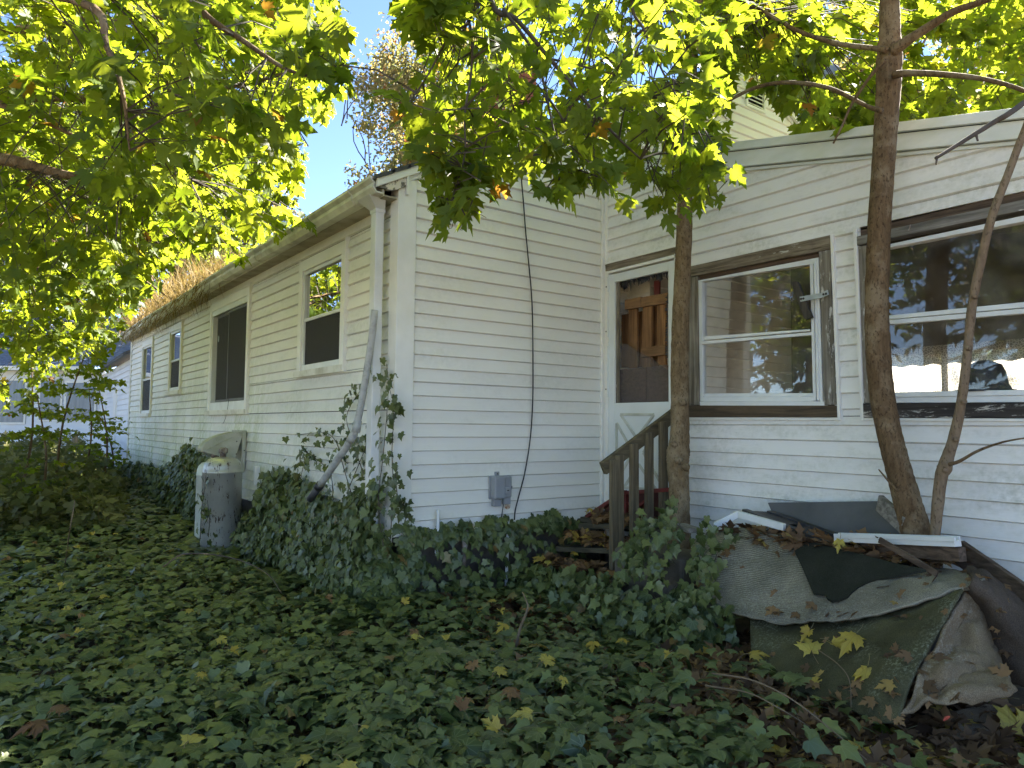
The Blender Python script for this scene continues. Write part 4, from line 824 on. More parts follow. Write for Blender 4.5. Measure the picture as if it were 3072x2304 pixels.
for (t0, t1, z0, z1) in ((1.6, 2.1, -1.5, -.4), (4.2, 4.8, -2.0, -.4)): MB().prism([wa + wg * t0 + (0, 0, z1) - rr3 * .05, wa + wg * t1 + (0, 0, z1) - rr3 * .05, wa + wg * t1 + (0, 0, z0) - rr3 * .05, wa + wg * t0 + (0, 0, z0) - rr3 * .05], rr3 * .06).build("window", m_trim, nb)
o = MB().tube([NW(229, 1440, 15), NW(230, 1300, 15)], .058, 8).build("fence_post", m_wz); tag(o, "weathered wooden post in the undergrowth before the neighbour's house", "post")

# ------------------------------------------------------------------ leaves
def fan(out, cz=None):
    pts = list(out) + [(-x, y) for x, y in out[::-1] if abs(x) > 1e-6]; c = (0, .33)
    v = np.array([c] + pts); n = len(pts); f = np.array([(0, 1 + i, 1 + (i + 1) % n) for i in range(n)]); return v, f
def tmpl(out, fold, droop, curl=0):
    v, f = fan(out); x, y = v[:, 0], v[:, 1]; z = fold * np.abs(x) - droop * (y - .25) ** 2 - curl * x * x
    return dict(v=np.stack([x, y, z], -1), f=f, uv=v.copy())
MAPLE_O = [(0, .05), (.09, -.07), (.25, -.06), (.42, -.16), (.33, .03), (.36, .09), (.50, .16), (.52, .27), (.72, .42), (.53, .42), (.50, .50), (.50, .66), (.34, .54), (.17, .46), (.18, .62), (.33, .76), (.19, .78), (.13, .90), (0, 1.16)]
MAPLE_S = [(0, .05), (.38, -.14), (.35, .08), (.70, .42), (.44, .56), (.17, .47), (.30, .77), (0, 1.14)]
IVY_O = [(0, .0), (.15, -.15), (.36, -.14), (.46, .04), (.36, .20), (.56, .40), (.33, .46), (.22, .60), (.11, .80), (0, 1.05)]
IVY_H = [(0, .0), (.18, -.16), (.40, -.08), (.47, .16), (.36, .42), (.18, .70), (0, 1.0)]
T_MAP = [tmpl(MAPLE_O, .18, .22, .15), tmpl(MAPLE_O, -.14, .35, .1), tmpl(MAPLE_O, .30, .10, .6)]
T_MAPS = tmpl(MAPLE_S, .15, .25); T_IVY = [tmpl(IVY_O, -.20, .22, .12), tmpl(IVY_O, .16, .20, .3), tmpl(IVY_O, .10, .30, .5)]
T_IVYS = tmpl([(0, 0), (.4, -.1), (.44, .3), (.2, .62), (0, 1.0)], -.2, .2)
T_SM = dict(v=np.array([(0, 0, 0), (.32, .45, .06), (0, 1, -.1), (-.32, .45, .06)]), f=np.array([(0, 1, 2), (0, 2, 3)]), uv=np.array([(0, 0), (.3, .45), (0, 1), (-.3, .45)]))
T_STAR = dict(v=np.array([(0, 0, 0), (.5, .2, .05), (.22, .45, 0), (.3, .8, -.05), (0, 1, -.1), (-.3, .8, -.05), (-.22, .45, 0), (-.5, .2, .05)]), f=np.array([(0, 1, 2), (2, 3, 4), (4, 5, 6), (6, 7, 0), (0, 2, 4), (0, 4, 6)]), uv=np.array([(0, 0), (.5, .2), (.2, .45), (.3, .8), (0, 1), (-.3, .8), (-.2, .45), (-.5, .2)]))
def nrm(a): return a / (np.linalg.norm(a, axis=-1, keepdims=True) + 1e-9)
class Leaves:
    def __init__(s): s.p = []; s.h = []; s.n = []; s.s = []
    def add(s, p, h, n, sz): s.p.append(p); s.h.append(h); s.n.append(n); s.s.append(sz)
    def ext(s, P, Hd, Nn, S): s.p += list(P); s.h += list(Hd); s.n += list(Nn); s.s += list(S)
    def arr(s):
        P, Hd, Nn, S = (np.array(a, float) for a in (s.p, s.h, s.n, s.s)); Y = nrm(Hd); X = nrm(np.cross(Y, Nn)); Z = np.cross(X, Y)
        return P, np.stack([X, Y, Z], -1) * S[:, None, None], S             # columns are the leaf's axes
def leaf_mesh(name, T, P, A, m, rnd=None):
    N_ = len(P); tv, tf = T['v'], T['f']; V, F = len(tv), len(tf)
    co = (np.einsum('nij,vj->nvi', A, tv) + P[:, None, :]).reshape(-1, 3); idx = (tf[None] + (np.arange(N_) * V)[:, None, None]).reshape(-1)
    me = bpy.data.meshes.new(name); me.vertices.add(N_ * V); me.vertices.foreach_set('co', co.ravel().astype(np.float32))
    me.loops.add(len(idx)); me.loops.foreach_set('vertex_index', idx.astype(np.int32)); me.polygons.add(N_ * F); me.polygons.foreach_set('loop_start', (np.arange(N_ * F) * 3).astype(np.int32))
    me.polygons.foreach_set('use_smooth', np.ones(N_ * F, bool)); me.update(calc_edges=True)
    uv = me.uv_layers.new(name="uv"); uv.data.foreach_set('uv', np.tile(T['uv'][tf.reshape(-1)], (N_, 1)).astype(np.float32).ravel())
    at = me.attributes.new('rnd', 'FLOAT', 'POINT'); r = rng.random(N_) if rnd is None else rnd; at.data.foreach_set('value', np.repeat(r, V).astype(np.float32)); me.materials.append(m); return me
def link(name, me, parent=None): o = bpy.data.objects.new(name, me); COL.objects.link(o); return par(o, parent)
_tm = {}
def single(name, T, m, pos, A, parent=None):
    k = (id(T), m.name)
    if k not in _tm: _tm[k] = leaf_mesh("leaf", T, np.zeros((1, 3)), np.eye(3)[None], m)
    o = bpy.data.objects.new(name, _tm[k]); COL.objects.link(o)
    M_ = Matrix.Identity(4)
    for i in range(3):
        for j in range(3): M_[i][j] = A[i, j]
        M_[i][3] = pos[i]
    if parent: o.parent = parent
    o.matrix_world = M_ if parent is None else M_
    if parent is not None: o.matrix_parent_inverse = Matrix(); o.matrix_basis = M_
    return o
def crown(L, name, parent, Ts, m, mi, T_far, n_ind=300, leafname="leaf", far=7.0, kind=True):
    """the n_ind leaves that show largest become parts of their own, the rest one mesh"""
    P, A, S = L.arr(); px, py, d = proj(P); show = S / np.maximum(d, .3); show[(d < .4) | (px < -20) | (px > 3092) | (py < -20) | (py > 2324)] = 0
    order = np.argsort(-show); ind = order[:n_ind][show[order[:n_ind]] > 0]; rest = np.setdiff1d(np.arange(len(P)), ind)
    fr = rest[d[rest] > far]; nr = rest[d[rest] <= far]
    me_list = []
    T0 = Ts[0]
    me = leaf_mesh(name, T_far, P[fr], A[fr], m) if len(fr) else None
    me2 = [leaf_mesh(name, T, P[nr[i::len(Ts)]], A[nr[i::len(Ts)]], m) for i, T in enumerate(Ts) if len(nr[i::len(Ts)])]
    objs = [link(name, x, parent) for x in ([me] if me else []) + me2]
    with_join(objs); o = objs[0]
    if kind: o["kind"] = "stuff"
    for q, i in enumerate(ind): single(leafname, Ts[q % len(Ts)], mi, P[i], A[i], o)
    return o
def with_join(objs):
    if len(objs) > 1:
        with bpy.context.temp_override(active_object=objs[0], selected_editable_objects=objs, selected_objects=objs): bpy.ops.object.join()
UP = np.array([0, 0, 1.])
GAPS = [[(725, -50), (762, 60), (752, 120), (775, 185), (735, 245), (655, 285), (705, 345), (650, 405), (665, 470), (800, 400), (900, 345), (875, 300), (862, 240), (812, 205), (835, 160), (900, 150), (965, 95), (885, 85), (850, 30), (835, -50)],
        [(275, 860), (285, 700), (320, 650), (470, 600), (560, 550), (665, 470), (820, 400), (930, 350), (925, 460), (955, 515), (1030, 485), (1075, 395), (1130, 390), (1220, 460), (1320, 405), (1365, 480), (1480, 465), (1560, 440), (1605, 345), (1740, 318), (2300, 270), (2300, 1700), (275, 1700)],
        [(1575, 165), (1640, 165), (1745, 295), (1700, 310), (1610, 320), (1585, 240)],
        [(285, 700), (310, 640), (350, 590), (420, 535), (480, 555), (500, 600), (300, 720)]]
def gap(p):                                                     # open sky beside the eave and the air before the walls stay clear of leaves
    px, py, d = proj(p)
    px += rng.normal() * 26; py += rng.normal() * 30
    return d > .3 and any(inpoly(px / K, py / K, g) for g in GAPS)
def rdir(): v = rng.normal(size=3); return v / np.linalg.norm(v)
def spray(L, tw, base, dirn, length, size, tilt=.55, droop=.5, step=.085):
    """a drooping twig with opposite pairs of leaves"""
    d = np.array(dirn, float); d /= np.linalg.norm(d); p = np.array(base, float); n = max(2, int(length / step)); pts = [p.copy()]
    side = np.cross(d, UP); side /= np.linalg.norm(side) + 1e-9
    for k in range(n):
        d = d + np.array([0, 0, -.05]) + rng.normal(size=3) * .06; d /= np.linalg.norm(d); p = p + d * step * rng.uniform(.8, 1.2); pts.append(p.copy())
        last = k == n - 1
        if gap(p) and rng.random() < .95: pts.pop(); break
        for sg in ((-1, 1, 0) if last else (-1, 1)):
            if rng.random() < .12: continue
            out = d * rng.uniform(.25, .7) + side * sg * rng.uniform(.5, 1) if sg else d
            hd = out + np.array([0, 0, -droop * rng.uniform(.1, 1.3)]) + rng.normal(size=3) * .15; hd /= np.linalg.norm(hd)
            nm = UP + rng.normal(size=3) * tilt; sz = size * rng.uniform(.65, 1.15) * (1.05 if last else 1)
            pet = p + out / (np.linalg.norm(out) + 1e-9) * sz * .45 * rng.uniform(.5, 1)
            if gap(pet + hd * sz * .6) and rng.random() < .97: continue
            if tw is not None: tw.append(([p, pet], [.0012, .0009]))
            L.add(pet, hd, nm, sz)
    if tw is not None and len(pts) > 1 and not gap(pts[0]): tw.append((pts, list(np.linspace(.0035, .0015, len(pts)))))
def twigs(name, tw, m, parent, n=3):
    b = MB()
    for pts, r in tw: b.tube(pts, r, n, 0, False)
    o = b.build(name, m, parent); o["kind"] = "stuff"; return o
def inpoly(x, y, P):
    c = False; j = len(P) - 1
    for i in range(len(P)):
        if (P[i][1] > y) != (P[j][1] > y) and x < (P[j][0] - P[i][0]) * (y - P[i][1]) / (P[j][1] - P[i][1]) + P[i][0]: c = not c
        j = i
    return c
def fill(L, tw, poly, n, d0, d1, size, limbs=None, ln=(.3, .6), tilt=.55, droop=.5, bias=None, maxlink=1.6):
    xs = [p[0] for p in poly]; ys = [p[1] for p in poly]; k = 0; LP = np.concatenate([np.array(crom(l, [1] * len(l), 6)[0]) for l in limbs]) if limbs else None
    while k < n:
        x, y = rng.uniform(min(xs), max(xs)), rng.uniform(min(ys), max(ys))
        if not inpoly(x, y, poly): continue
        k += 1; p = DD(x, y, rng.uniform(d0, d1)); a = rng.uniform(0, 2 * math.pi); dv = np.array([math.cos(a), math.sin(a), rng.uniform(-.45, .2)])
        if LP is not None:
            i = np.argmin(((LP - p) ** 2).sum(1)); q = LP[i]; dd = np.linalg.norm(p - q); dv = dv * .6 + (p - q) / (dd + 1e-6) * .7
            if tw is not None and dd < maxlink and not (gap((p + q) / 2) or gap(p) or gap(p * .75 + q * .25) or gap(q)): mid = (p + q) / 2 + np.array([0, 0, .08 * dd]); tw.append(([q, q * .6 + mid * .4, mid, p], [.006, .005, .004, .0035]))
        ln_ = rng.uniform(*ln); spray(L, tw, p - nrm(dv) * ln_ * .5, dv, ln_, size, tilt, droop)

# ------------------------------------------------------------------ the two trunks before the porch
def trunk_pts(rows, y, ks=1.0): return [H(a * K, b * K, 'y', yy if (yy := (y if len(r) < 4 else r[3])) else y) for r in rows for a, b in [r[:2]]], [r[2] * K / FPX * proj(H(r[0] * K, r[1] * K, 'y', y if len(r) < 4 else r[3]))[2] / 2 * ks for r in rows]
t1 = thing("maple_tree", H(2040, 1640, 'y', 1.75), "slim maple trunk standing right before the storm door", "tree", "young maples before the porch")
R1 = [(1466, 1200, 54), (1467, 1115, 46), (1467, 1050, 43), (1464, 1005, 47), (1465, 978, 50), (1468, 950, 42), (1469, 900, 39), (1468, 800, 38), (1470, 700, 37), (1474, 600, 35), (1478, 500, 34), (1480, 400, 31), (1484, 300, 28), (1490, 200, 26), (1497, 100, 24), (1508, 0, 22), (1530, -160, 20), (1560, -420, 16), (1600, -800, 10)]
p, r = trunk_pts(R1, 1.75); TR1 = p
MB().tube(p, r, 22, 9, True, .075).build("trunk", m_bark1, t1, True)
for (a, b2) in ((1462, 995), (1478, 1010), (1452, 960), (1470, 870)):
    c = H(a * K, b2 * K, 'y', 1.66); MB().tube([c + (0, .03, 0), c + (0, .0, .004), c + (0, -.012, 0)], [.03, .022, .008], 10, 2, True, .2).build("knot", m_bark1, t1, True)
t2 = thing("maple_tree", H(2745, 1720, 'y', 1.75), "thicker leaning maple trunk rising from the heap before the wide window", "tree", "young maples before the porch")
R2 = [(2000, 1260, 76), (1990, 1200, 70), (1978, 1150, 64), (1962, 1090, 56), (1943, 1020, 52), (1922, 940, 50), (1905, 850, 50), (1897, 760, 50), (1894, 650, 47), (1898, 520, 46), (1905, 400, 46), (1912, 300, 47), (1918, 210, 49), (1921, 130, 52), (1922, 80, 44), (1922, 0, 40), (1925, -200, 34), (1930, -500, 24), (1940, -900, 12)]
p, r = trunk_pts(R2, 1.72); TR2 = p; MB().tube(p, r, 24, 9, True, .07).build("trunk", m_bark2, t2, True)
def limb(tree, rows, y, m, n=10): p, r = trunk_pts(rows, y); MB().tube(p, r, n, 5, True, .06).build("branch", m, tree, True); return p
L2 = [limb(t2, [(1928, 112, 26), (1960, 88, 22), (2000, 62, 19), (2060, 25, 17), (2130, 0, 14), (2260, -60, 10)], 1.68, m_bark2), limb(t2, [(1930, 162, 18), (1965, 158, 14), (2050, 162, 12), (2130, 172, 10), (2212, 196, 9), (2330, 250, 6)], 1.64, m_bark2),
      limb(t2, [(1915, 108, 15), (1885, 104, 11), (1800, 92, 10), (1720, 65, 9), (1650, 25, 7), (1580, -15, 6)], 1.62, m_bark2), limb(t2, [(1905, 240, 12), (1870, 228, 9), (1790, 190, 9), (1700, 178, 9), (1630, 190, 8), (1570, 220, 7), (1530, 245, 6)], 1.55, m_bark2),
      limb(t2, [(1912, 130, 10), (1880, 165, 7), (1840, 225, 6), (1820, 270, 5), (1800, 310, 4)], 1.50, m_bark2, 8)]
t3 = thing("maple_sapling", H(2830, 1700, 'y', 1.68), "pale bare sapling stem slanting up across the wide window", "tree")
R3 = [(2018, 1210, 20), (2020, 1155, 20), (2026, 1090, 24), (2033, 1030, 25), (2040, 1012, 30), (2048, 985, 24), (2062, 940, 22), (2078, 860, 19), (2090, 760, 18), (2100, 660, 18), (2120, 560, 18), (2142, 470, 17), (2176, 380, 16), (2212, 285, 15), (2300, 60, 12), (2420, -200, 8)]
p, r = trunk_pts(R3, 1.66); MB().tube(p, r, 12, 5, True, .08).build("stem", m_bark3, t3, True)
limb(t3, [(2050, 1004, 9), (2075, 995, 7), (2110, 975, 6), (2150, 960, 5), (2190, 950, 4), (2260, 940, 3)], 1.60, m_bark2, 6); limb(t2, [(1940, 1062, 6), (1920, 1040, 5), (1898, 1014, 3)], 1.62, m_bark2, 6)
for (a, b2) in ((2040, 1016), (2090, 752), (2104, 640), (2080, 868), (2063, 950)):
    c = H(a * K, b2 * K, 'y', 1.625); MB().tube([c + (0, .02, 0), c, c + (-.004, -.008, .004)], [.014, .012, .006], 8, 1).build("knot", m_bark3, t3, True)
# ------------------------------------------------------------------ crowns of those maples
def ZC2(x, y): return ((1024 + x / 2.16) / K, y / 2.16 / K)
near_l = [[(970, 0), (1130, 120), (1350, 380), (1480, 530), (1650, 740), (1800, 900), (1940, 1030)], [(720, -40), (830, 150), (845, 430), (800, 740), (800, 1000), (720, 1280)], [(1050, 60), (1240, 330), (1330, 610), (1345, 700), (1400, 950), (1440, 1130)], [(1880, -20), (1960, 190), (2100, 500), (2212, 680)], [(830, 150), (700, 240), (570, 470), (450, 650), (380, 700)], [(1350, 380), (1600, 440), (1800, 500), (1950, 640)], [(1345, 640), (1490, 850), (1560, 960)]]
LN = []
for i, l in enumerate(near_l):
    dep = [3.3, 3.1, 3.25, 3.5, 3.05, 3.3, 3.2][i]; pts = [DD(*ZC2(*q), dep - .02 * k) for k, q in enumerate(l)]
    if i in (0, 1, 3): pts = [DD(*ZC2(l[0][0] - 120 if i < 3 else l[0][0] + 40, l[0][1] - 700), dep + .5)] + pts
    LN.append(pts); wd = [.013, .008, .008, .009, .006, .006, .005][i]; MB().tube(pts, list(np.linspace(wd, wd * .35, len(pts))), 8, 5, True, .05).build("branch", m_twig, t1, True)
L1c = Leaves(); tw1 = []
CENTER = [(800, 190), (830, 60), (880, -60), (1540, -60), (1560, 240), (1500, 300), (1420, 300), (1330, 330), (1180, 300), (1060, 330), (960, 345), (880, 300), (850, 250)]
fill(L1c, tw1, CENTER, 62, 2.75, 3.7, .086, LN, (.22, .5), .8, .7); fill(L1c, tw1, CENTER, 86, 3.7, 5.4, .095, LN, (.3, .55), .6, .6)
fill(L1c, tw1, [(840, -20), (990, -20), (965, 70), (880, 75)], 14, 2.9, 3.4, .12, LN, (.25, .4), .6, .7)
fill(L1c, tw1, [(930, 330), (1090, 330), (1060, 400), (1010, 480), (960, 490), (930, 440)], 20, 2.9, 3.2, .10, LN, (.2, .35), .7, .9)
fill(L1c, tw1, [(1090, 320), (1330, 320), (1300, 400), (1230, 440), (1130, 390)], 14, 2.9, 3.3, .09, LN, (.2, .35), .7, .9)
fill(L1c, tw1, [(1400, 220), (1560, 220), (1590, 330), (1540, 430), (1440, 440), (1350, 400)], 22, 3.3, 4.3, .095, LN, (.2, .4), .75, .9)
fill(L1c, tw1, [(700, 130), (830, 160), (840, 230), (790, 220)], 4, 3.0, 3.2, .09, LN, (.2, .3), .6, .7)
for k in range(260):                                            # the crown goes on above and beside the view
    a = rng.uniform(0, 2 * math.pi); rr = rng.random() ** .5; z = rng.uniform(4.6, 9.0); p = np.array([1.2 + 3.2 * rr * math.cos(a), .6 + 2.9 * rr * math.sin(a), z]); px, py, d = proj(p)
    if d > .3 and -60 < px < 3130 and 0 < py < 2304: continue
    spray(L1c, None, p, np.array([math.cos(a), math.sin(a), -.1]), .45, .12)
twigs("twigs", tw1, m_twig, t1); crown(L1c, "crown", t1, T_MAP, m_maple, m_maple_i, T_MAPS)
L2c = Leaves(); tw2 = []
RIGHT = [(1500, -60), (2290, -60), (2290, 265), (1930, 285), (1780, 290), (1700, 250), (1600, 210), (1540, 150)]
fill(L2c, tw2, RIGHT, 360, 5.2, 8.5, .11, L2, (.3, .6), .6, .55); fill(L2c, tw2, [(1500, 0), (1760, 0), (1790, 270), (1600, 240), (1510, 170)], 60, 4.6, 6.0, .12, L2, (.3, .5), .6, .6)
fill(L2c, tw2, [(1560, 170), (1800, 180), (1830, 300), (1700, 300), (1620, 310), (1560, 260)], 26, 5.5, 6.3, .115, L2, (.25, .4), .6, .7)
for k in range(260):
    a = rng.uniform(0, 2 * math.pi); rr = rng.random() ** .5; p = np.array([3.2 + 3.2 * rr * math.cos(a), 2.4 + 2.9 * rr * math.sin(a), rng.uniform(5.2, 9.5)]); px, py, d = proj(p)
    if d > .3 and -60 < px < 3130 and 0 < py < 2304: continue
    spray(L2c, None, p, np.array([math.cos(a), math.sin(a), -.1]), .45, .12)
twigs("twigs", tw2, m_twig, t2); crown(L2c, "crown", t2, T_MAP, m_maple, m_maple_i, T_MAPS)
# ------------------------------------------------------------------ the big maple standing left of the view
tb = PD(-420, 1500, 6.2); tb[2] = gz(tb[0], tb[1])
t4 = thing("maple_tree", tb, "large spreading maple hanging bright leaves over the long wing", "tree")
tp_ = [tb + (0, 0, -.2), tb + (.05, 0, .6), tb + (.0, .1, 2.0), tb + (-.1, .05, 3.6), tb + (0, 0, 5.5), tb + (.1, .2, 8), tb + (0, 0, 11)]; MB().tube(tp_, [.26, .21, .18, .16, .13, .09, .04], 18, 5, True, .06).build("trunk", m_bark2, t4, True)
ll = [[(-300, 260, 6.1), (0, 217, 5.9), (140, 213, 5.8), (334, 210, 5.6), (524, 184, 5.4), (640, 150, 5.2)], [(-300, 300, 6.1), (0, 343, 5.6), (94, 366, 5.4), (160, 380, 5.3), (300, 393, 5.1), (410, 387, 5.0)], [(-300, 170, 6.2), (0, 228, 5.2), (66, 252, 5.0), (186, 306, 4.8), (260, 360, 4.6)], [(-300, 420, 6.5), (0, 485, 7.2), (160, 540, 7.8), (300, 600, 8.4), (360, 640, 8.8)], [(-200, -40, 4.6), (160, 0, 3.4), (230, 100, 3.2), (265, 200, 3.1), (280, 325, 3.05)], [(-200, -60, 4.6), (300, -20, 3.3), (480, 60, 3.2), (620, 150, 3.3), (740, 180, 3.4)], [(-250, 100, 6.2), (100, 60, 6.5), (330, 40, 6.8), (560, 10, 7.0), (700, -30, 7.2)], [(-250, 500, 6.8), (40, 560, 9), (140, 620, 10), (220, 700, 11)]]
L4 = []
for i, l in enumerate(ll):
    pts = [tp_[3] + (0, 0, (200 - l[0][1]) * .006)] + [DD(*q) for q in l]; L4.append(pts); w0 = [.045, .07, .03, .05, .03, .03, .05, .04][i]; MB().tube(pts, list(np.linspace(w0, w0 * .12, len(pts))), 10, 5, True, .08).build("branch", m_bark2, t4, True)
Lc = Leaves(); tw4 = []
LEFT = [(-150, -80), (735, -80), (765, 60), (740, 120), (765, 190), (700, 235), (660, 260), (640, 330), (695, 355), (640, 400), (665, 470), (600, 520), (500, 560), (380, 600), (300, 640), (200, 660), (-150, 640)]
fill(Lc, tw4, LEFT, 400, 4.6, 7.0, .105, L4, (.3, .6), .65, .55); fill(Lc, tw4, LEFT, 560, 7.0, 11, .11, L4, (.35, .7), .65, .5)
fill(Lc, tw4, [(150, -20), (760, -20), (765, 180), (560, 260), (420, 400), (250, 380), (180, 150)], 56, 2.9, 4.2, .105, L4, (.25, .45), .75, .8)
fill(Lc, tw4, [(-60, 480), (330, 540), (365, 650), (270, 690), (120, 770), (-60, 740)], 150, 8.5, 12, .12, L4, (.35, .6), .65, .4)
fill(Lc, tw4, [(-60, 700), (260, 690), (270, 780), (180, 840), (-60, 860)], 46, 9, 12, .10, L4, (.3, .5), .65, .5)
for k in range(420):
    a = rng.uniform(0, 2 * math.pi); rr = rng.random() ** .5; p = tb + np.array([3.6 * rr * math.cos(a), 3.6 * rr * math.sin(a), rng.uniform(3.4, 10.5)]); px, py, d = proj(p)
    if d > .3 and -60 < px < 3130 and 0 < py < 2304: continue
    spray(Lc, None, p, np.array([math.cos(a), math.sin(a), -.1]), .5, .13)
twigs("twigs", tw4, m_twig, t4); crown(Lc, "crown", t4, T_MAP, m_maple, m_maple_i, T_MAPS)
# dark bare twig reaching in from the right, close to the lens
t5 = thing("bare_branch", DD(2330, 150, 1.9), "dark bare twig reaching in over the porch fascia", "branch")
MB().tube([DD(2420, 60, 2.2), DD(2212, 222, 1.9), DD(2150, 262, 1.88), DD(2105, 290, 1.87), DD(2060, 318, 1.86), DD(2021, 342, 1.85)], [.012, .0075, .0065, .006, .005, .004], 8, 5, True, .08).build("stem", m_twig, t5, True)
MB().tube([DD(2108, 288, 1.87), DD(2112, 304, 1.86)], [.004, .0025], 6).build("bud", m_twig, t5); MB().tube([DD(2024, 340, 1.85), DD(2022, 356, 1.85)], [.003, .002], 6).build("bud", m_twig, t5)

# ------------------------------------------------------------------ trees farther off
def skeleton(base, h, spread, lv, seed, up=.8):
    g = np.random.default_rng(seed); segs = []; tips = []
    def grow(p, d, ln, r, l):
        n = 4; pts = [p]
        for k in range(n): d = nrm(d + g.normal(size=3) * .14 + np.array([0, 0, .05])); p = p + d * ln / n; pts.append(p)
        segs.append((pts, list(np.linspace(r, r * .6, n + 1)), l))
        if l == 0: tips.append((p, d)); return
        for c in range(g.integers(2, 5) if l < lv else g.integers(4, 6)):
            q = pts[g.integers(2, n + 1)]; nd = nrm(d * up + nrm(g.normal(size=3)) * spread); grow(q, nd, ln * g.uniform(.55, .8), r * .55, l - 1)
        tips.append((p, d))
    grow(np.array(base, float), np.array([0, 0, 1.]), h * .4, h * .018, lv); return segs, tips
def far_tree(name, base, h, label, m, nleaf, size, seed, spread=.55, lv=4, bark_m=None, clump=.55, T=None, cutx=None, group=None):
    base = np.array(base, float); base[2] = 0; segs, tips = skeleton(base, h, spread, lv, seed); t = thing(name, base, label, "tree", group); b = MB(); tw = MB()
    for pts, r, l in segs:
        if cutx and not (cutx[0] - 15 < proj(pts[-1])[0] / K < cutx[1] + 15): continue
        (b if l >= lv - 1 else tw).tube(pts, r, 7 if l >= lv - 1 else (4 if l > 1 else 3), 0, False)
    b.build("trunk", bark_m or m_bark2, t, True); tw.build("branches", bark_m or m_twig, t)["kind"] = "stuff"
    if nleaf:
        g = np.random.default_rng(seed + 5); tp = np.array([q[0] for q in tips]); i = g.integers(0, len(tp), nleaf); P = tp[i] + g.normal(size=(nleaf, 3)) * clump * np.array([1, 1, .7])
        Hd = g.normal(size=(nleaf, 3)) + np.array([0, 0, -.6]); Nn = g.normal(size=(nleaf, 3)) * .7 + UP; Lq = Leaves(); Lq.ext(P, Hd, Nn, size * g.uniform(.6, 1.3, nleaf)); P, A, S = Lq.arr()
        if cutx: dx = proj(P)[0] / K - 22 - 26 * np.sin(P[:, 2] * 1.9) - 16 * np.sin(P[:, 2] * 4.7 + 1) - g.normal(size=len(P)) * 9; kp = (dx > cutx[0]) & (dx < cutx[1]); P, A, i = P[kp], A[kp], i[kp]; nleaf = len(P)
        cl = (np.sin(i * 12.9898) * 43758.5453) % 1.0; o = link("crown", leaf_mesh("crown", T or T_STAR, P, A, m, np.clip(cl * .55 + g.random(nleaf) * .45, 0, 1)), t); o["kind"] = "stuff"
    return t
def copy_tree(t, loc, rz, sc, label):
    c = t.copy(); COL.objects.link(c); c.location = loc; c.rotation_euler = (0, 0, rz); c.scale = (sc,) * 3; c["label"] = label
    for ch in t.children: d = ch.copy(); COL.objects.link(d); d.parent = c; d.matrix_parent_inverse = ch.matrix_parent_inverse.copy()
    return c
GR = "trees behind the houses"
fa = far_tree("autumn_tree", DD(945, 900, 24), 15, "pale yellow and orange tree in the sky gap above the eave", m_fall, 30000, .125, 11, .45, clump=.42, cutx=(765, 9999), group=GR)
fg = far_tree("green_tree", DD(250, 900, 21), 12, "tall green tree behind the long wing's roof", m_green, 13000, .15, 21, cutx=(-9999, 610), group=GR)
fb_ = far_tree("bare_tree", DD(1750, 900, 15), 11, "mostly bare grey-brown tree with a few orange leaves above the porch", m_fall, 1800, .12, 31, .7, 5, m_bare, .35, group=GR)
copy_tree(fa, DD(430, 900, 27) * (1, 1, 0), 2.0, .95, "yellowing tree behind the roof nearest the dry weeds"); copy_tree(fa, DD(80, 900, 30) * (1, 1, 0), 4.0, 1.0, "yellowing tree farthest to the left behind the neighbour's roof")
copy_tree(fg, DD(-60, 900, 26) * (1, 1, 0), 1.0, 1.0, "green tree at the left edge behind the neighbour's house")
copy_tree(fb_, DD(2080, 900, 14) * (1, 1, 0), 2.2, 1.0, "mostly bare tree beyond the thicker trunk"); copy_tree(fb_, DD(2350, 900, 17) * (1, 1, 0), 4.0, 1.1, "mostly bare tree at the right edge of the view"); copy_tree(fb_, DD(350, 900, 25) * (1, 1, 0), 1.2, .9, "pale bare tree low behind the neighbour's roof ridge")
copy_tree(fa, DD(1900, 900, 24) * (1, 1, 0), 5.0, 1.05, "orange-yellow tree far behind the porch roof"); copy_tree(fg, DD(1350, 900, 30) * (1, 1, 0), 5.0, 1.0, "green tree hidden behind the chimney"); copy_tree(fa, DD(2300, 900, 22) * (1, 1, 0), .6, 1.0, "orange-yellow tree behind the porch at the right edge")
# low sunlit shrubs behind the porch, seen through its windows
for i, (x, y, h, lab) in enumerate(((.7, 9.3, 4.4, "sunlit shrub seen through the wide window, middle of the porch's back panes"), (-.5, 10.2, 5.0, "sunlit shrub behind the porch nearest the house's gable"), (1.7, 9.4, 4.4, "sunlit shrub seen at the wide window's right edge"))):
    far_tree("shrub", (x, y, 0), h, lab, m_fall if i == 0 else m_green, 5200, .15, 60 + i, .9, 3, m_bare, .5, group="shrubs behind the porch")["category"] = "shrub"
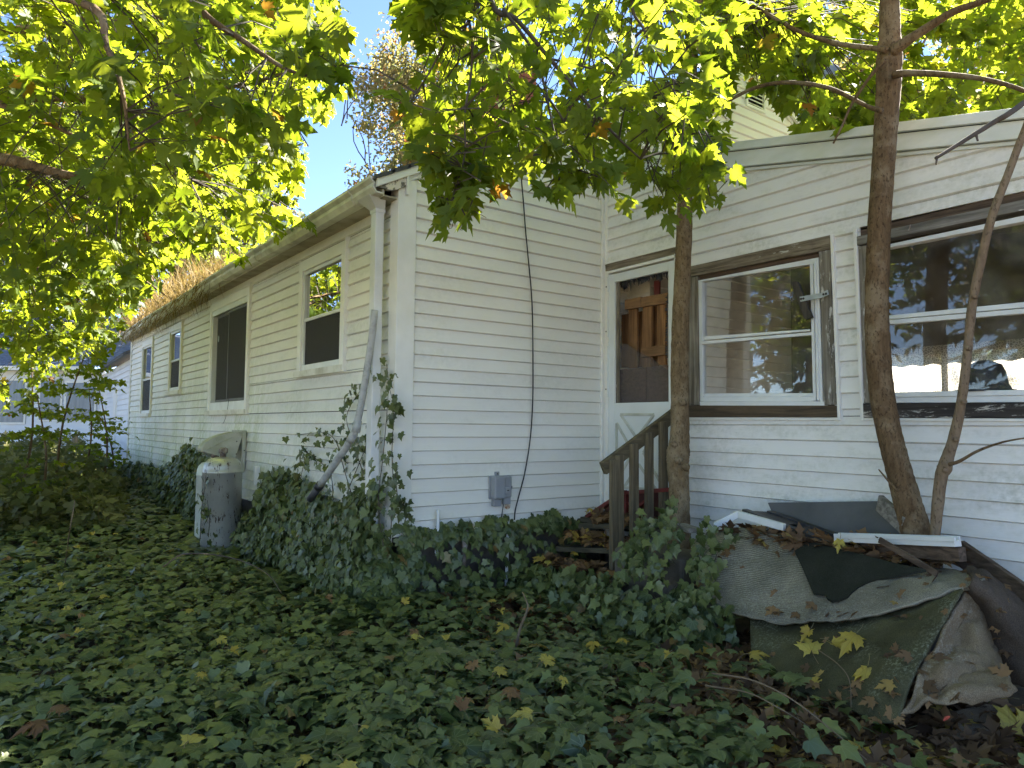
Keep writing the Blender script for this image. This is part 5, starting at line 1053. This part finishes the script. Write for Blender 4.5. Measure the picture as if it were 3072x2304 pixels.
# spruces behind the photographer: the porch glass mirrors them
def spruce(loc, h, label, seed):
    g = np.random.default_rng(seed); t = thing("spruce_tree", loc, label, "tree", "spruces mirrored in the porch glass"); base = np.array(loc, float)
    MB().tube([base + (0, 0, -.2), base + (0, 0, h * .5), base + (0, 0, h)], [.22, .13, .02], 10, 4).build("trunk", m_bark2, t, True)
    tw = MB(); Lq = Leaves()
    for k in range(150):
        z = h * (.06 + .93 * (k / 150)); R_ = (1 - z / h) * h * .24 + .25; a = k * 2.4 + g.uniform(-.2, .2); d = np.array([math.cos(a), math.sin(a), -.25]); p0 = base + (0, 0, z); p1 = p0 + d * R_ * g.uniform(.75, 1.1); tw.tube([p0, (p0 + p1) / 2, p1], [.025, .016, .005], 4, 0, False)
        for j in range(34):
            s_ = g.uniform(.15, 1); q = p0 + (p1 - p0) * s_; sd = np.array([-d[1], d[0], 0]) * g.choice([-1, 1]); hd = d * .5 + sd * .8 + np.array([0, 0, -.5]) + g.normal(size=3) * .25; Lq.add(q, hd, UP + g.normal(size=3) * .5, g.uniform(.22, .42) * (1.15 - s_ * .4))
    tw.build("branches", m_twig, t)["kind"] = "stuff"; P, A, S = Lq.arr(); A[:, :, 0] *= .45; o = link("crown", leaf_mesh("crown", T_SM, P, A, m_need), t); o["kind"] = "stuff"; return t
sp_ = spruce((-4.2, -8.2, 0), 10, "dark spruce mirrored in the window beside the door", 3)
copy_tree(sp_, (-.6, -9.6, 0), 1.3, 1.1, "dark spruce mirrored in the wide porch window"); copy_tree(sp_, (-9.0, -7.4, 0), 2.6, 1.0, "dark spruce mirrored in the long wing's windows"); copy_tree(fg, (3.5, -13, 0), 2.6, 1.0, "green tree mirrored at the wide window's edge")

# ------------------------------------------------------------------ ivy
def ivy_h(x, y): return gz(x, y) + .13 + .055 * snoise(x, y, 1.1, 4) + .03 * snoise(x, y, 3.1, 9)
def frame_ok(P, mg=150): px, py, d = proj(P); return (d > .5) & (px > -mg) & (px < 3072 + mg) & (py < 2304 + mg * 2) & (py > 0)
LITTER = [(1400, 1330), (1540, 1290), (1640, 1370), (1620, 1430), (1720, 1500), (1900, 1560), (2212, 1500), (2300, 1750), (1480, 1750), (1560, 1640), (1690, 1600), (1560, 1500), (1450, 1420)]
gi = Leaves(); stalks = MB()
def scatter(n, x0, x1, y0, y1, dmin, dmax, size, keep=1.0, layers=3):
    X, Y = rng.uniform(x0, x1, n), rng.uniform(y0, y1, n); lay = rng.random(n); Z = ivy_h(X, Y) - .10 * lay ** 2.2; P = np.stack([X, Y, Z], -1)
    dist = np.hypot(X - CAM[0], Y - CAM[1]); ok = frame_ok(P) & (dist > dmin) & (dist <= dmax)
    ok &= ~((X < .02) & (Y > -.06)) & ~((X > 0) & (Y > 1.72)) & ~((X > 1.02) & (X < 1.7) & (Y > 1.2))
    litter = np.exp(-(((X - 2.9) / 1.1) ** 2 + ((Y - .35) / .75) ** 2)); litter = np.maximum(litter, np.exp(-(((X - 1.75) / .5) ** 2 + ((Y - .9) / .35) ** 2)) * .7); litter = np.maximum(litter, np.exp(-(((X - .55) / .45) ** 2 + ((Y - .55) / .3) ** 2)) * 1.3)
    qx, qy, _ = proj(P); lz = np.array([inpoly(a / K, b / K, LITTER) for a, b in zip(qx, qy)]); ok &= rng.random(n) > np.maximum(litter * .6, lz * .9)
    ok &= ~((X > 1.75) & (Y > .95 - .25 * np.clip(X - 1.8, 0, 1.5)))
    P, lay = P[ok], lay[ok]; m = len(P); a = rng.uniform(0, 2 * math.pi, m); tocam = nrm(np.array([CAM[0], CAM[1], 0]) - P * (1, 1, 0))
    Hd = np.stack([np.cos(a), np.sin(a), rng.uniform(-.45, .1, m)], -1) + tocam * .5; Nn = UP + rng.normal(size=(m, 3)) * .33 + tocam * .12; gi.ext(P, Hd, Nn, size * rng.uniform(.32, 1.3, m)); return P
Pn = scatter(33000, -1.0, 4.6, -3.6, 2.0, 1.2, 4.6, .080)
scatter(52000, -5, 4.6, -6, 1.9, 4.6, 7.5, .080); scatter(26000, -9, 0, -6.5, 0, 7.5, 12, .105); scatter(9000, -16, -5, -6.5, 0, 12, 20, .15)
for p in Pn[:2600]:
    a = p + rng.normal(size=3) * .02; q = np.array([p[0] + rng.normal() * .02, p[1] + rng.normal() * .02, p[2] - rng.uniform(.08, .15)]); stalks.tube([p, (p + q) / 2 + rng.normal(size=3) * .006, q], [.0011, .0012, .0013], 3, 0, False)
go = crown(gi, "ivy_ground_cover", None, T_IVY, m_ivy, m_ivy_i, T_IVYS, 300, "ivy_leaf", 6.5); tag(go, "dense carpet of glossy dark green ivy covering the yard", "ivy", kind="stuff")
so_ = stalks.build("ivy_stalks", m_stalk, go); so_["kind"] = "stuff"
# ivy heaped against the long wall and the foundation
wi = Leaves()
def wtop(x):
    return np.interp(x, [-11.8, -10.6, -9.2, -8.0, -7.0, -6.2, -5.4, -4.8, -4.3, -3.9, -3.0, -2.6, -2.2, -1.8, -1.4, -1.0, -.7, -.4, -.15], [.62, .70, .72, .74, .85, 1.15, 1.12, .95, .80, .5, .5, .92, 1.02, .98, .95, .78, .86, 1.0, 1.0])
n = 14000; X = -12 + 12 * rng.random(n) ** .75; X = np.where(X > -.06, -.06, X); tt = wtop(X) + .07 * snoise(X, X * 0, 3.0) + .06 * snoise(X, X * 0, 11, 3) + np.abs(rng.normal(size=n)) * .035; u = rng.random(n) ** .85
thick = .25 + .11 * snoise(X, X * 0, 2.1, 2) + .05 * snoise(X, X * 0, 7, 5); Z = .25 + (tt - .25) * u; Y = -.05 - thick * (1 - u) ** .8 * rng.uniform(.75, 1.05, n) - .03
ok = ~((abs(X - c1[0]) < .26) & (Y < -.18) & (Y > -.75)) & ~((X > c2[0] - .2) & (X < c1[0] + .4) & (Z > .55)) & (rng.random(n) < np.where(X < -6, .55, 1))
P = np.stack([X, Y, Z], -1)[ok]; m = len(P); Hd = np.stack([rng.normal(size=m) * .5, -.35 + rng.normal(size=m) * .3, -1 + rng.normal(size=m) * .35], -1); Nn = np.array([.15, -1, .45]) + rng.normal(size=(m, 3)) * .5; P = P + rng.normal(size=(m, 3)) * .022; P[:, 1] = np.minimum(P[:, 1], -.03)
wi.ext(P, Hd, Nn, np.where(P[:, 0] < -6, .085, .07) * rng.uniform(.5, 1.25, m))
n = 2600; Yg = 1.75 * rng.random(n); top = np.interp(Yg, [0, .2, .5, .8, 1.1, 1.4, 1.75], [.80, .76, .76, .80, .76, .80, .72]) + .03 * snoise(Yg, Yg * 0, 8); u = rng.random(n) ** .9; Zg = .22 + (top - .22) * u; Xg = .04 + .14 * (1 - u) * rng.uniform(.2, 1, n) + .015
ok = (rng.random(n) < np.where((Yg > 1.15) & (Zg < .68), .12, np.where((Yg > .12) & (Zg < .67), .15, .6))); P = np.stack([Xg, Yg, Zg], -1)[ok]; m = len(P)
wi.ext(P, np.stack([.3 + rng.normal(size=m) * .3, rng.normal(size=m) * .6, -1 + rng.normal(size=m) * .35], -1), np.array([1, -.1, .4]) + rng.normal(size=(m, 3)) * .35, .075 * rng.uniform(.55, 1.2, m))
n = 900; a = rng.uniform(-2.9, .35, n); u = rng.random(n); rr = .07 + .30 * (1 - u) * rng.uniform(.6, 1, n); Pc = np.stack([-.12 + rr * np.cos(a), -.06 + rr * np.sin(a), .2 + .52 * u], -1); Oc = np.stack([np.cos(a), np.sin(a), .4 + 0 * a], -1)
wi.ext(Pc, Oc * .3 + np.array([0, 0, -1]) + rng.normal(size=(n, 3)) * .4, Oc + rng.normal(size=(n, 3)) * .35, .078 * rng.uniform(.55, 1.2, n))
n = 620; a = rng.random(n); Pp = np.stack([.72 + 1.35 * a, 1.16 - .32 * rng.random(n) - .1 * a, .2 + .34 * rng.random(n) ** 1.6 * (1 - .3 * a)], -1)
wi.ext(Pp, np.stack([rng.normal(size=n) * .6, -.4 + rng.normal(size=n) * .4, -.8 + rng.normal(size=n) * .5], -1), np.array([.2, -1, .7]) + rng.normal(size=(n, 3)) * .5, .075 * rng.uniform(.5, 1.2, n))
n = 170; Pz = np.stack([1.62 + .5 * rng.random(n), 1.04 + .12 * rng.random(n), .2 + .3 * rng.random(n)], -1)
wi.ext(Pz, np.stack([rng.normal(size=n) * .6, -.4 + rng.normal(size=n) * .4, -.8 + rng.normal(size=n) * .5], -1), np.array([.2, -1, .6]) + rng.normal(size=(n, 3)) * .5, .075 * rng.uniform(.5, 1.2, n))
n = 240; Ps = np.stack([.15 + .75 * rng.random(n), .98 + .16 * rng.random(n), .24 + .2 * rng.random(n)], -1)
wi.ext(Ps, np.stack([rng.normal(size=n) * .6, -.4 + rng.normal(size=n) * .4, -.6 + rng.normal(size=n) * .5], -1), np.array([.1, -.8, .8]) + rng.normal(size=(n, 3)) * .5, .075 * rng.uniform(.5, 1.2, n))
wo = crown(wi, "wall_ivy", None, T_IVY, m_ivy, m_ivy_i, T_IVYS, 120, "ivy_leaf", 7.5); tag(wo, "thick ivy heaped along the base of the house walls", "ivy", kind="stuff")
# climbing ivy: separate runners with leaves of their own
def climber(name, paths, label, nleaf, size, nvec, loc, off=.02, grp=None):
    t = thing(name, loc, label, "ivy", grp); L = Leaves(); nv = np.array(nvec, float)
    for pts in paths:
        p, _ = crom([np.array(q, float) for q in pts], [1] * len(pts), 6); MB().tube(p, list(np.linspace(.004, .0018, len(p))), 5).build("runner", m_twig, t)
    per = nleaf // len(paths)
    for pts in paths:
        p, _ = crom([np.array(q, float) for q in pts], [1] * len(pts), 12); p = np.array(p)
        for k in range(per):
            q = p[rng.integers(0, len(p))] + nv * off * rng.uniform(.5, 2) + rng.normal(size=3) * .035; L.add(q, np.array([0, 0, -1]) + rng.normal(size=3) * .45, nv + UP * .35 + rng.normal(size=3) * .4, size * rng.uniform(.5, 1.15))
    P, A, S = L.arr()
    for i in range(len(P)): single("leaf", T_IVY[i % 3], m_ivy_i, P[i], A[i], None).parent = t
    for ch in t.children:
        if ch.name.startswith("leaf"): ch.matrix_parent_inverse = Matrix.Translation(-WL[t.name])
    return t
Wy = lambda px, py, y=-.05: H(px, py, 'y', y)
climber("climbing_ivy", [[Wy(1150, 1640, -.2), Wy(1135, 1500, -.17), Wy(1148, 1380, -.16), Wy(1160, 1250, -.1), Wy(1165, 1150, -.08), Wy(1160, 1092, -.06)], [Wy(1170, 1620, -.12), Wy(1180, 1480, -.06), Wy(1176, 1350, -.06), Wy(1182, 1230, -.06), Wy(1170, 1170, -.06)], [Wy(1185, 1420, -.05), Wy(1195, 1500, -.04), H(1215, 1520, 'x', .04), H(1240, 1560, 'x', .05)]], "ivy climbing the downspout and the house corner", 130, .068, (.3, -1, .2), Wy(1150, 1650, -.2))
climber("climbing_ivy", [[Wy(1060, 1500), Wy(1030, 1400), Wy(1010, 1330), Wy(980, 1300), Wy(930, 1300), Wy(885, 1305)], [Wy(1090, 1420), Wy(1060, 1330), Wy(1040, 1250), Wy(1075, 1180), Wy(1105, 1150)], [Wy(1000, 1500), Wy(990, 1420), Wy(940, 1370), Wy(905, 1350)], [Wy(1040, 1480), Wy(1090, 1360), Wy(1110, 1300)], [Wy(900, 1490), Wy(905, 1420), Wy(925, 1350)]], "sparse ivy runners fanning over the siding behind the loose pipe", 190, .062, (.1, -1, .2), Wy(1000, 1500))
climber("climbing_ivy", [[H(*ZB(0, 620), 'y', 1.0), H(*ZB(60, 500), 'y', 1.10), H(*ZB(100, 350), 'y', 1.22), H(*ZB(130, 200), 'y', 1.30), H(*ZB(180, 80), 'y', 1.36)], [H(*ZB(170, 560), 'y', 1.05), H(*ZB(190, 400), 'y', 1.16), H(*ZB(230, 250), 'y', 1.26), H(*ZB(300, 120), 'y', 1.38)], [H(*Z4(560, 1560), 'y', 1.0), H(*Z4(600, 1400), 'y', 1.1), H(*Z4(650, 1260), 'y', 1.2), H(*Z4(760, 1150), 'y', 1.3), H(*Z4(840, 1110), 'y', 1.4)], [H(*Z4(500, 1620), 'y', .95), H(*Z4(520, 1450), 'y', 1.1), H(*Z4(560, 1250), 'y', 1.2), H(*Z4(620, 1180), 'y', 1.25)], [H(*Z4(700, 1640), 'y', .95), H(*Z4(740, 1500), 'y', 1.05), H(*Z4(780, 1350), 'y', 1.15), H(*Z4(880, 1180), 'y', 1.3)]], "ivy climbing over the concrete block between steps and carpets", 210, .078, (.3, -1, .3), H(*ZB(0, 640), 'y', 1.0), .05)
climber("climbing_ivy", [[H(600, 1620, 'y', -.62), H(604, 1540, 'y', -.61), H(612, 1480, 'y', -.61), H(620, 1410, 'y', -.6)], [H(625, 1610, 'y', -.62), H(628, 1560, 'y', -.61), H(622, 1500, 'y', -.61)]], "thin ivy runners creeping up the silver gas tank", 44, .06, (-.1, -1, .2), H(610, 1640, 'y', -.6), .01)
# ------------------------------------------------------------------ dry weeds in the gutter
sw = Leaves(); n = 12000; X = rng.uniform(-11.6, -4.3, n); dens = np.interp(X, [-11.6, -10.5, -8, -5.6, -4.9, -4.3], [.4, .9, 1, 1, .8, .15]); k = rng.random(n) < dens * (.30 + .8 * snoise(X, X * 0, 2.3, 7) + .35 * snoise(X, X * 0, 9, 2)); X = X[k]; n = len(X)
up_ = rng.random(n) < .62; Y = rng.uniform(-.30, .25, n); Y = np.where(up_, Y, np.minimum(Y, -.16)); Z = 3.27 + rng.uniform(-.05, .06, n) + np.clip(Y + .2, 0, 1) * .5; L_ = np.where(up_, rng.uniform(.08, .62, n) * np.interp(X, [-11.6, -8, -5], [.8, 1.25, .9]), rng.uniform(.06, .5, n) ** 1.3)
Hd = np.where(up_[:, None], np.stack([rng.normal(size=n) * .7, rng.normal(size=n) * .6, np.ones(n)], -1), np.stack([rng.normal(size=n) * .8, -.2 + rng.normal(size=n) * .35, -np.ones(n)], -1)); sw.ext(np.stack([X, Y, Z], -1), Hd, rng.normal(size=(n, 3)), L_)
P, A, S = sw.arr(); A[:, :, 0] *= (.017 / S)[:, None] * rng.uniform(.4, 1.2, n)[:, None]; BL = dict(v=np.array([(-.3, 0, 0), (.3, 0, 0), (.25, .5, .09), (-.25, .5, .09), (.0, 1, -.06)]), f=np.array([(0, 1, 2), (0, 2, 3), (3, 2, 4)]), uv=np.zeros((5, 2)))
o = link("dry_weeds", leaf_mesh("dry_weeds", BL, P, A, m_straw)); tag(o, "straw-coloured dead weeds sprouting from and hanging over the gutter", "weeds", kind="stuff")
# ------------------------------------------------------------------ undergrowth and saplings at left
ug = Leaves(); n = 5200; d_ = rng.uniform(8.5, 19, n); pxs = rng.uniform(-150, 385, n); base = np.array([CAM[:2] + _fh * d + _rh * ((x - 1536) / FPX * d) for d, x in zip(d_, pxs)]); zz = gz(base[:, 0], base[:, 1]) + rng.random(n) ** 1.3 * np.interp(pxs, [-150, 250, 385], [1.0, .8, .35]) * np.interp(d_, [8.5, 11, 19], [.45, .8, 1.1]) + .1
ok = base[:, 1] < -.35; P = np.stack([base[:, 0], base[:, 1], zz], -1)[ok]; m = len(P); ug.ext(P, rng.normal(size=(m, 3)) + (0, 0, -.3), UP + rng.normal(size=(m, 3)) * .5, rng.uniform(.06, .15, m)); Pq, Aq, Sq = ug.arr()
o = link("undergrowth", leaf_mesh("undergrowth", T_MAPS, Pq, Aq, m_weed)); tag(o, "tangle of weedy green undergrowth before the neighbour's house", "undergrowth", kind="stuff")
ws = MB()
for p in P[:420]: ws.tube([(p[0] + rng.normal() * .05, p[1] + rng.normal() * .05, gz(p[0], p[1])), p * (1, 1, .5) + (rng.normal() * .03, rng.normal() * .03, .1), p], [.004, .003, .002], 3, 0, False)
q = ws.build("stems", m_cane, o); q["kind"] = "stuff"
SG = "maple seedlings at the left"
for i, (px, pyb, pyt, d, lean, lab) in enumerate(((178, 1400, 1000, 11, 90, "curved maple seedling with a grey stem before the neighbour's window"), (318, 1420, 1150, 12, -25, "thin seedling near the long wing's far corner"), (345, 1440, 1240, 13, -40, "short bent seedling closest to the long wing's far corner"), (60, 1420, 1080, 10, 30, "leafy seedling at the picture's left before the neighbour's house"), (130, 1440, 1180, 9.5, -20, "low leafy seedling left of the curved one"), (250, 1440, 1150, 12.5, 15, "seedling beside the weathered wooden post"))):
    b0 = NW(px, pyb, d); b0[2] = gz(b0[0], b0[1]); top = NW(px + lean, pyt, d); mid = (b0 + top) / 2 + np.array([_rh[0], _rh[1], 0]) * (.12 if i else -.15); t = thing("maple_seedling", b0, lab, "sapling", SG)
    MB().tube([b0, mid, top], [.022, .015, .006], 7, 6, True, .1).build("stem", m_bark2, t, True); L = Leaves(); tw = []
    for k in range(16):
        s_ = rng.uniform(.3, 1); q = (b0 * (1 - s_) + top * s_) + np.array([_rh[0], _rh[1], 0]) * .1 * math.sin(s_ * 3); a = rng.uniform(0, 6.28); spray(L, tw, q, (math.cos(a), math.sin(a), .1), rng.uniform(.25, .6), .085)
    twigs("twigs", tw, m_twig, t); crown(L, "crown", t, [T_MAPS], m_maple, m_maple_i, T_MAPS, 0)
# ------------------------------------------------------------------ leaf litter, fallen leaves, canes
lt = Leaves()
def litter(n, x0, x1, y0, y1, w, z0=.012, zf=None):
    X, Y = rng.uniform(x0, x1, n), rng.uniform(y0, y1, n); k = rng.random(n) < w(X, Y); X, Y = X[k], Y[k]; m = len(X); Z = (gz(X, Y) if zf is None else zf(X, Y)) + z0 + rng.random(m) * .035
    lt.ext(np.stack([X, Y, Z], -1), np.stack([rng.normal(size=m), rng.normal(size=m), rng.normal(size=m) * .35], -1), UP + rng.normal(size=(m, 3)) * .4, rng.uniform(.05, .12, m))
litter(9500, 1.2, 4.8, -1.2, 1.5, lambda X, Y: np.exp(-(((X - 3.0) / 1.3) ** 2 + ((Y - .3) / .9) ** 2)) + .1); litter(900, 0, 1.6, .1, 1.3, lambda X, Y: .8 + 0 * X)
for (x0, x1, y0, y1, z) in ((.15, .92, 1.18, 1.36, .43), (.25, .92, 1.39, 1.56, .62), (.3, .95, 1.60, 1.95, .77)): litter(110, x0, x1, y0, y1, lambda X, Y: 1 + 0 * X, .0, lambda X, Y: z + 0 * X)
litter(420, 1.7, 3.0, 1.50, 1.85, lambda X, Y: 1 + 0 * X, .0, lambda X, Y: .80 + .02 * (X - 1.7) + 0 * X)
for D_, nn in zip(DRP, (46, 16, 10, 40)):
    q = D_[rng.integers(0, len(D_), nn)]; lt.ext(q + np.array([0, -.012, .022]), np.stack([rng.normal(size=nn), rng.normal(size=nn), rng.normal(size=nn) * .3 - .3], -1), np.array([0, -.6, .8]) + rng.normal(size=(nn, 3)) * .3, rng.uniform(.025, .075, nn))
P, A, S = lt.arr(); o = link("leaf_litter", leaf_mesh("leaf_litter", T_MAP[2], P, A, m_lit)); tag(o, "brown curled leaf litter around the steps and carpet heap", "leaf litter", kind="stuff")
T_FALL = [tmpl(MAPLE_O, .45, .5, .9), tmpl(MAPLE_O, -.35, .7, -.4), tmpl(MAPLE_O, .15, .9, .9), tmpl(MAPLE_O, .7, .15, .2)]
FG = "yellow leaves fallen on the ivy"
def drop(px, py, z=None, y=None, size=.12, m=m_yel, label=None, face=.35, grp=FG):
    if y is not None: p = H(px, py, 'y', y)
    elif z is not None: p = H(px, py, 'z', z)
    else:
        zz = .2
        for _ in range(8): p = H(px, py, 'z', zz); zz = float(ivy_h(p[0], p[1])) + .025
    tc = nrm(CAM - p); n_ = nrm(UP + tc * face + rng.normal(size=3) * .18); h = nrm(rng.normal(size=3) * (1, 1, .15)); Y_ = nrm(h - n_ * (h @ n_)); X_ = np.cross(Y_, n_); A = np.stack([X_ * rng.uniform(.6, 1), Y_, n_], -1) * size; size *= .8; A *= .8
    t = thing("fallen_leaf", p, label or "small yellow maple leaf fallen among the ivy", "leaf", grp); k = rng.integers(0, 4)
    o = single("blade", T_FALL[k], m, np.zeros(3), A, None); o.parent = t; o.matrix_parent_inverse = Matrix(); size_ = size; MB().tube([(0, 0, .003), tuple(-Y_ * size * .3 + n_ * .01), tuple(-Y_ * size * .62 + X_ * size * .1)], .0016, 4).build("stalk", m_stalk, t); t.children[-1].matrix_parent_inverse = Matrix(); return t
big = [(565, 2225, .13, m_yel, "sunlit yellow maple leaf on the ivy low at left"), (1030, 2285, .10, m_yel, "pale yellow torn leaf at the picture's lower edge left of centre"), (930, 2265, .08, m_yel, "curled tan-yellow leaf among ivy near the lower edge"), (140, 2165, .14, m_brn, "withered brown leaf lying on ivy at the lower left"), (165, 2130, .11, m_brn, "dry brown leaf beside the withered one at lower left"), (1520, 2080, .13, m_brn, "large tan maple leaf lying face up in the central ivy"), (1425, 2000, .10, m_brn, "upright brown leaf among the central ivy"), (1490, 2015, .09, m_yel, "yellow-brown leaf touching the upright brown leaf"), (1630, 1985, .10, m_yel, "bright yellow leaf folded upright in the central ivy"), (1690, 2030, .08, m_yel, "yellow leaf just right of the folded bright one"), (1595, 2140, .10, m_yel, "ragged pale yellow leaf with a long stalk"), (1495, 2190, .10, m_yel, "narrow yellow-green leaf under the ragged pale one"), (1390, 2130, .09, m_brn, "ochre leaf half hidden in central ivy"), (655, 1913, .08, m_yel, "small bright yellow leaf alone on the left ivy"), (1085, 2180, .07, m_yel, "yellow leaf scrap low in the ivy left of centre")]
for x, y, s_, m, lab in big: drop(x, y, None, None, s_, m, lab, .6, None)
cl = [(ZB(1130, 785), .97, .15, m_yel, "broad pale yellow maple leaf on the olive carpet"), (ZB(965, 850), .95, .12, m_yel, "bright yellow maple leaf beside the ochre one on the olive carpet"), (ZB(835, 900), .93, .15, m_yel, "large ochre maple leaf on the olive carpet"), (ZB(1200, 1000), .80, .14, m_yel, "yellow maple leaf lying lowest on the olive carpet"), (ZB(825, 765), 1.0, .10, m_yel, "small yellow leaf at the grey carpet's front edge"), (ZB(1020, 178), 1.52, .10, m_yel, "yellow leaf resting on the black shutter"), (ZB(435, 920), .86, .11, m_yel, "curled yellow leaf at the ivy edge beside the carpets")]
for (q, y, s_, m, lab) in cl: drop(*q, None, y - .035, s_, m, lab, .9, None)
for (q, s_, m, lab) in ((ZB(2130, 1440), .22, m_yel, "big pale leaf at the right edge below the heap"), (ZB(1290, 1420), .14, m_maple_i, "green maple leaf lying below the olive carpet"), (ZB(1440, 1420), .11, m_yel, "dull yellow leaf right of the green fallen leaf"), (ZB(610, 1330), .16, m_yel, "large yellow-green leaf under the bramble canes"), (ZB(1700, 1390), .10, m_yel, "pale yellow leaf beside the red scrap"), (ZB(1910, 1300), .10, m_brn, "tan leaf on the flat carpet scrap"), (ZB(2015, 1245), .08, m_maple_i, "green leaf beside the flat carpet scrap"), (ZB(2100, 1210), .10, m_yel, "yellow leaf at the right edge by the tan carpet"), (ZB(1160, 1530), .12, m_yel, "yellow leaf at the lower edge among the litter"), (ZB(960, 1460), .12, m_yel, "olive-yellow leaf between the canes and lower edge"), (ZB(880, 1490), .10, m_brn, "tan leaf between the canes at the lower edge"), (ZB(760, 1200), .13, m_yel, "faded yellow leaf just below the olive carpet's left corner")): drop(*q, .245, None, s_, m, lab, .5, None)
for (px, py, y, s_, m, lab) in ((1720, 1660, 1.34, .07, m_yel, "yellow leaf hanging at the middle tread's front edge"), (1760, 1630, 1.42, .07, m_brn, "brown leaf in the middle of the second step"), (1800, 1628, 1.42, .08, m_yel, "yellow leaf on the second step nearest the rail post"), (1712, 1600, 1.34, .09, m_brn, "upright tan leaf at the wall end of the second step"), (1650, 1690, 1.15, .09, m_yel, "yellow leaf at the wall end of the lowest step"), (1690, 1700, 1.15, .07, m_brn, "brown leaf in the middle of the lowest step"), (1785, 1560, 1.6, .07, m_brn, "brown leaf on the top step below the red rack"), (1775, 1525, 1.7, .07, m_yel, "yellow leaf leaning on the red rack's foot")): drop(px, py, None, y, s_, m, lab, .5, "leaves caught on the steps")
small = [(100, 1625), (280, 1605), (350, 1600), (420, 1618), (240, 1640), (190, 1750), (330, 1695), (300, 1790), (210, 1830), (240, 1838), (180, 1905), (230, 1900), (560, 1830), (30, 1680), (75, 1682), (520, 1650), (980, 1790), (700, 1575), (1250, 1905), (1235, 1910), (1055, 1895), (1340, 1920), (1500, 1830), (1470, 1805), (1590, 1828), (1520, 1870), (1700, 1850), (1880, 1920), (1780, 1925), (1920, 1990), (2010, 1960), (1210, 1808), (690, 1950), (600, 2030), (790, 1960), (1850, 2160)]
ORD = "first second third fourth fifth sixth seventh eighth ninth tenth eleventh twelfth thirteenth fourteenth fifteenth sixteenth".split()
for band, lo, hi in (("far", 0, 1740), ("middle", 1740, 1855), ("near", 1855, 9999)):
    for k, (x, y) in enumerate(sorted(q for q in small if lo <= q[1] < hi)):
        br = rng.random() > .7; drop(x, y, None, None, rng.uniform(.06, .10), m_brn if br else m_yel, "small %s leaf on the ivy's %s band, %s from the left of its band" % ("brown" if br else "yellow", band, ORD[k]))
def cane(nm, pts, r, m, lab, cat="twig"): o = MB().tube(pts, list(np.linspace(r, r * .5, len(pts))), 7, 6, True, .1).build(nm, m, None, True); return tag(o, lab, cat)
cane("bramble_cane", [H(*ZB(190, 1045), 'z', .40), H(*ZB(450, 1090), 'z', .42), H(*ZB(700, 1210), 'z', .40), H(*ZB(950, 1400), 'z', .34), H(*ZB(1190, 1605), 'z', .28)], .0045, m_cane, "long brown cane arching over the litter, upper of the pair")
cane("bramble_cane", [H(*ZB(150, 1125), 'z', .36), H(*ZB(420, 1170), 'z', .38), H(*ZB(640, 1280), 'z', .35), H(*ZB(850, 1410), 'z', .28)], .0038, m_cane, "long brown cane arching over the litter, lower of the pair")
cane("dead_stick", [H(1548, 1940, 'y', .15), H(1562, 1880, 'y', .16), H(1578, 1840, 'y', .17), H(1583, 1815, 'y', .18), H(1568, 1777, 'y', .2)], .009, m_cane, "curved pale stick standing upright out of the central ivy")
cane("dead_stick", [H(*ZB(1060, 1610), 'z', .22), H(*ZB(1300, 1640), 'z', .22), H(*ZB(1500, 1680), 'z', .2)], .012, m_cane, "brown stick lying at the lower edge near the litter")
cane("dry_stalk", [H(*ZB(880, 895), 'y', .86), H(*ZB(1000, 980), 'y', .76), H(*ZB(1080, 1090), 'y', .68), H(*ZB(1092, 1300), 'y', .60)], .003, m_cane, "thin dry stem bent down over the olive carpet")
cane("dry_stalk", [H(490, 1700, 'y', -2.0), H(560, 1661, 'y', -1.95), H(700, 1675, 'y', -1.8), H(800, 1720, 'y', -1.7), H(845, 1780, 'y', -1.65)], .0022, m_twig, "dark runner arching over the ivy before the gas tanks")
cane("dry_stalk", [H(195, 1700, 'z', .2), H(205, 1620, 'y', -2.0), H(225, 1500, 'y', -2.0)], .004, m_cane, "thin dry stalk standing in the ivy at far left")
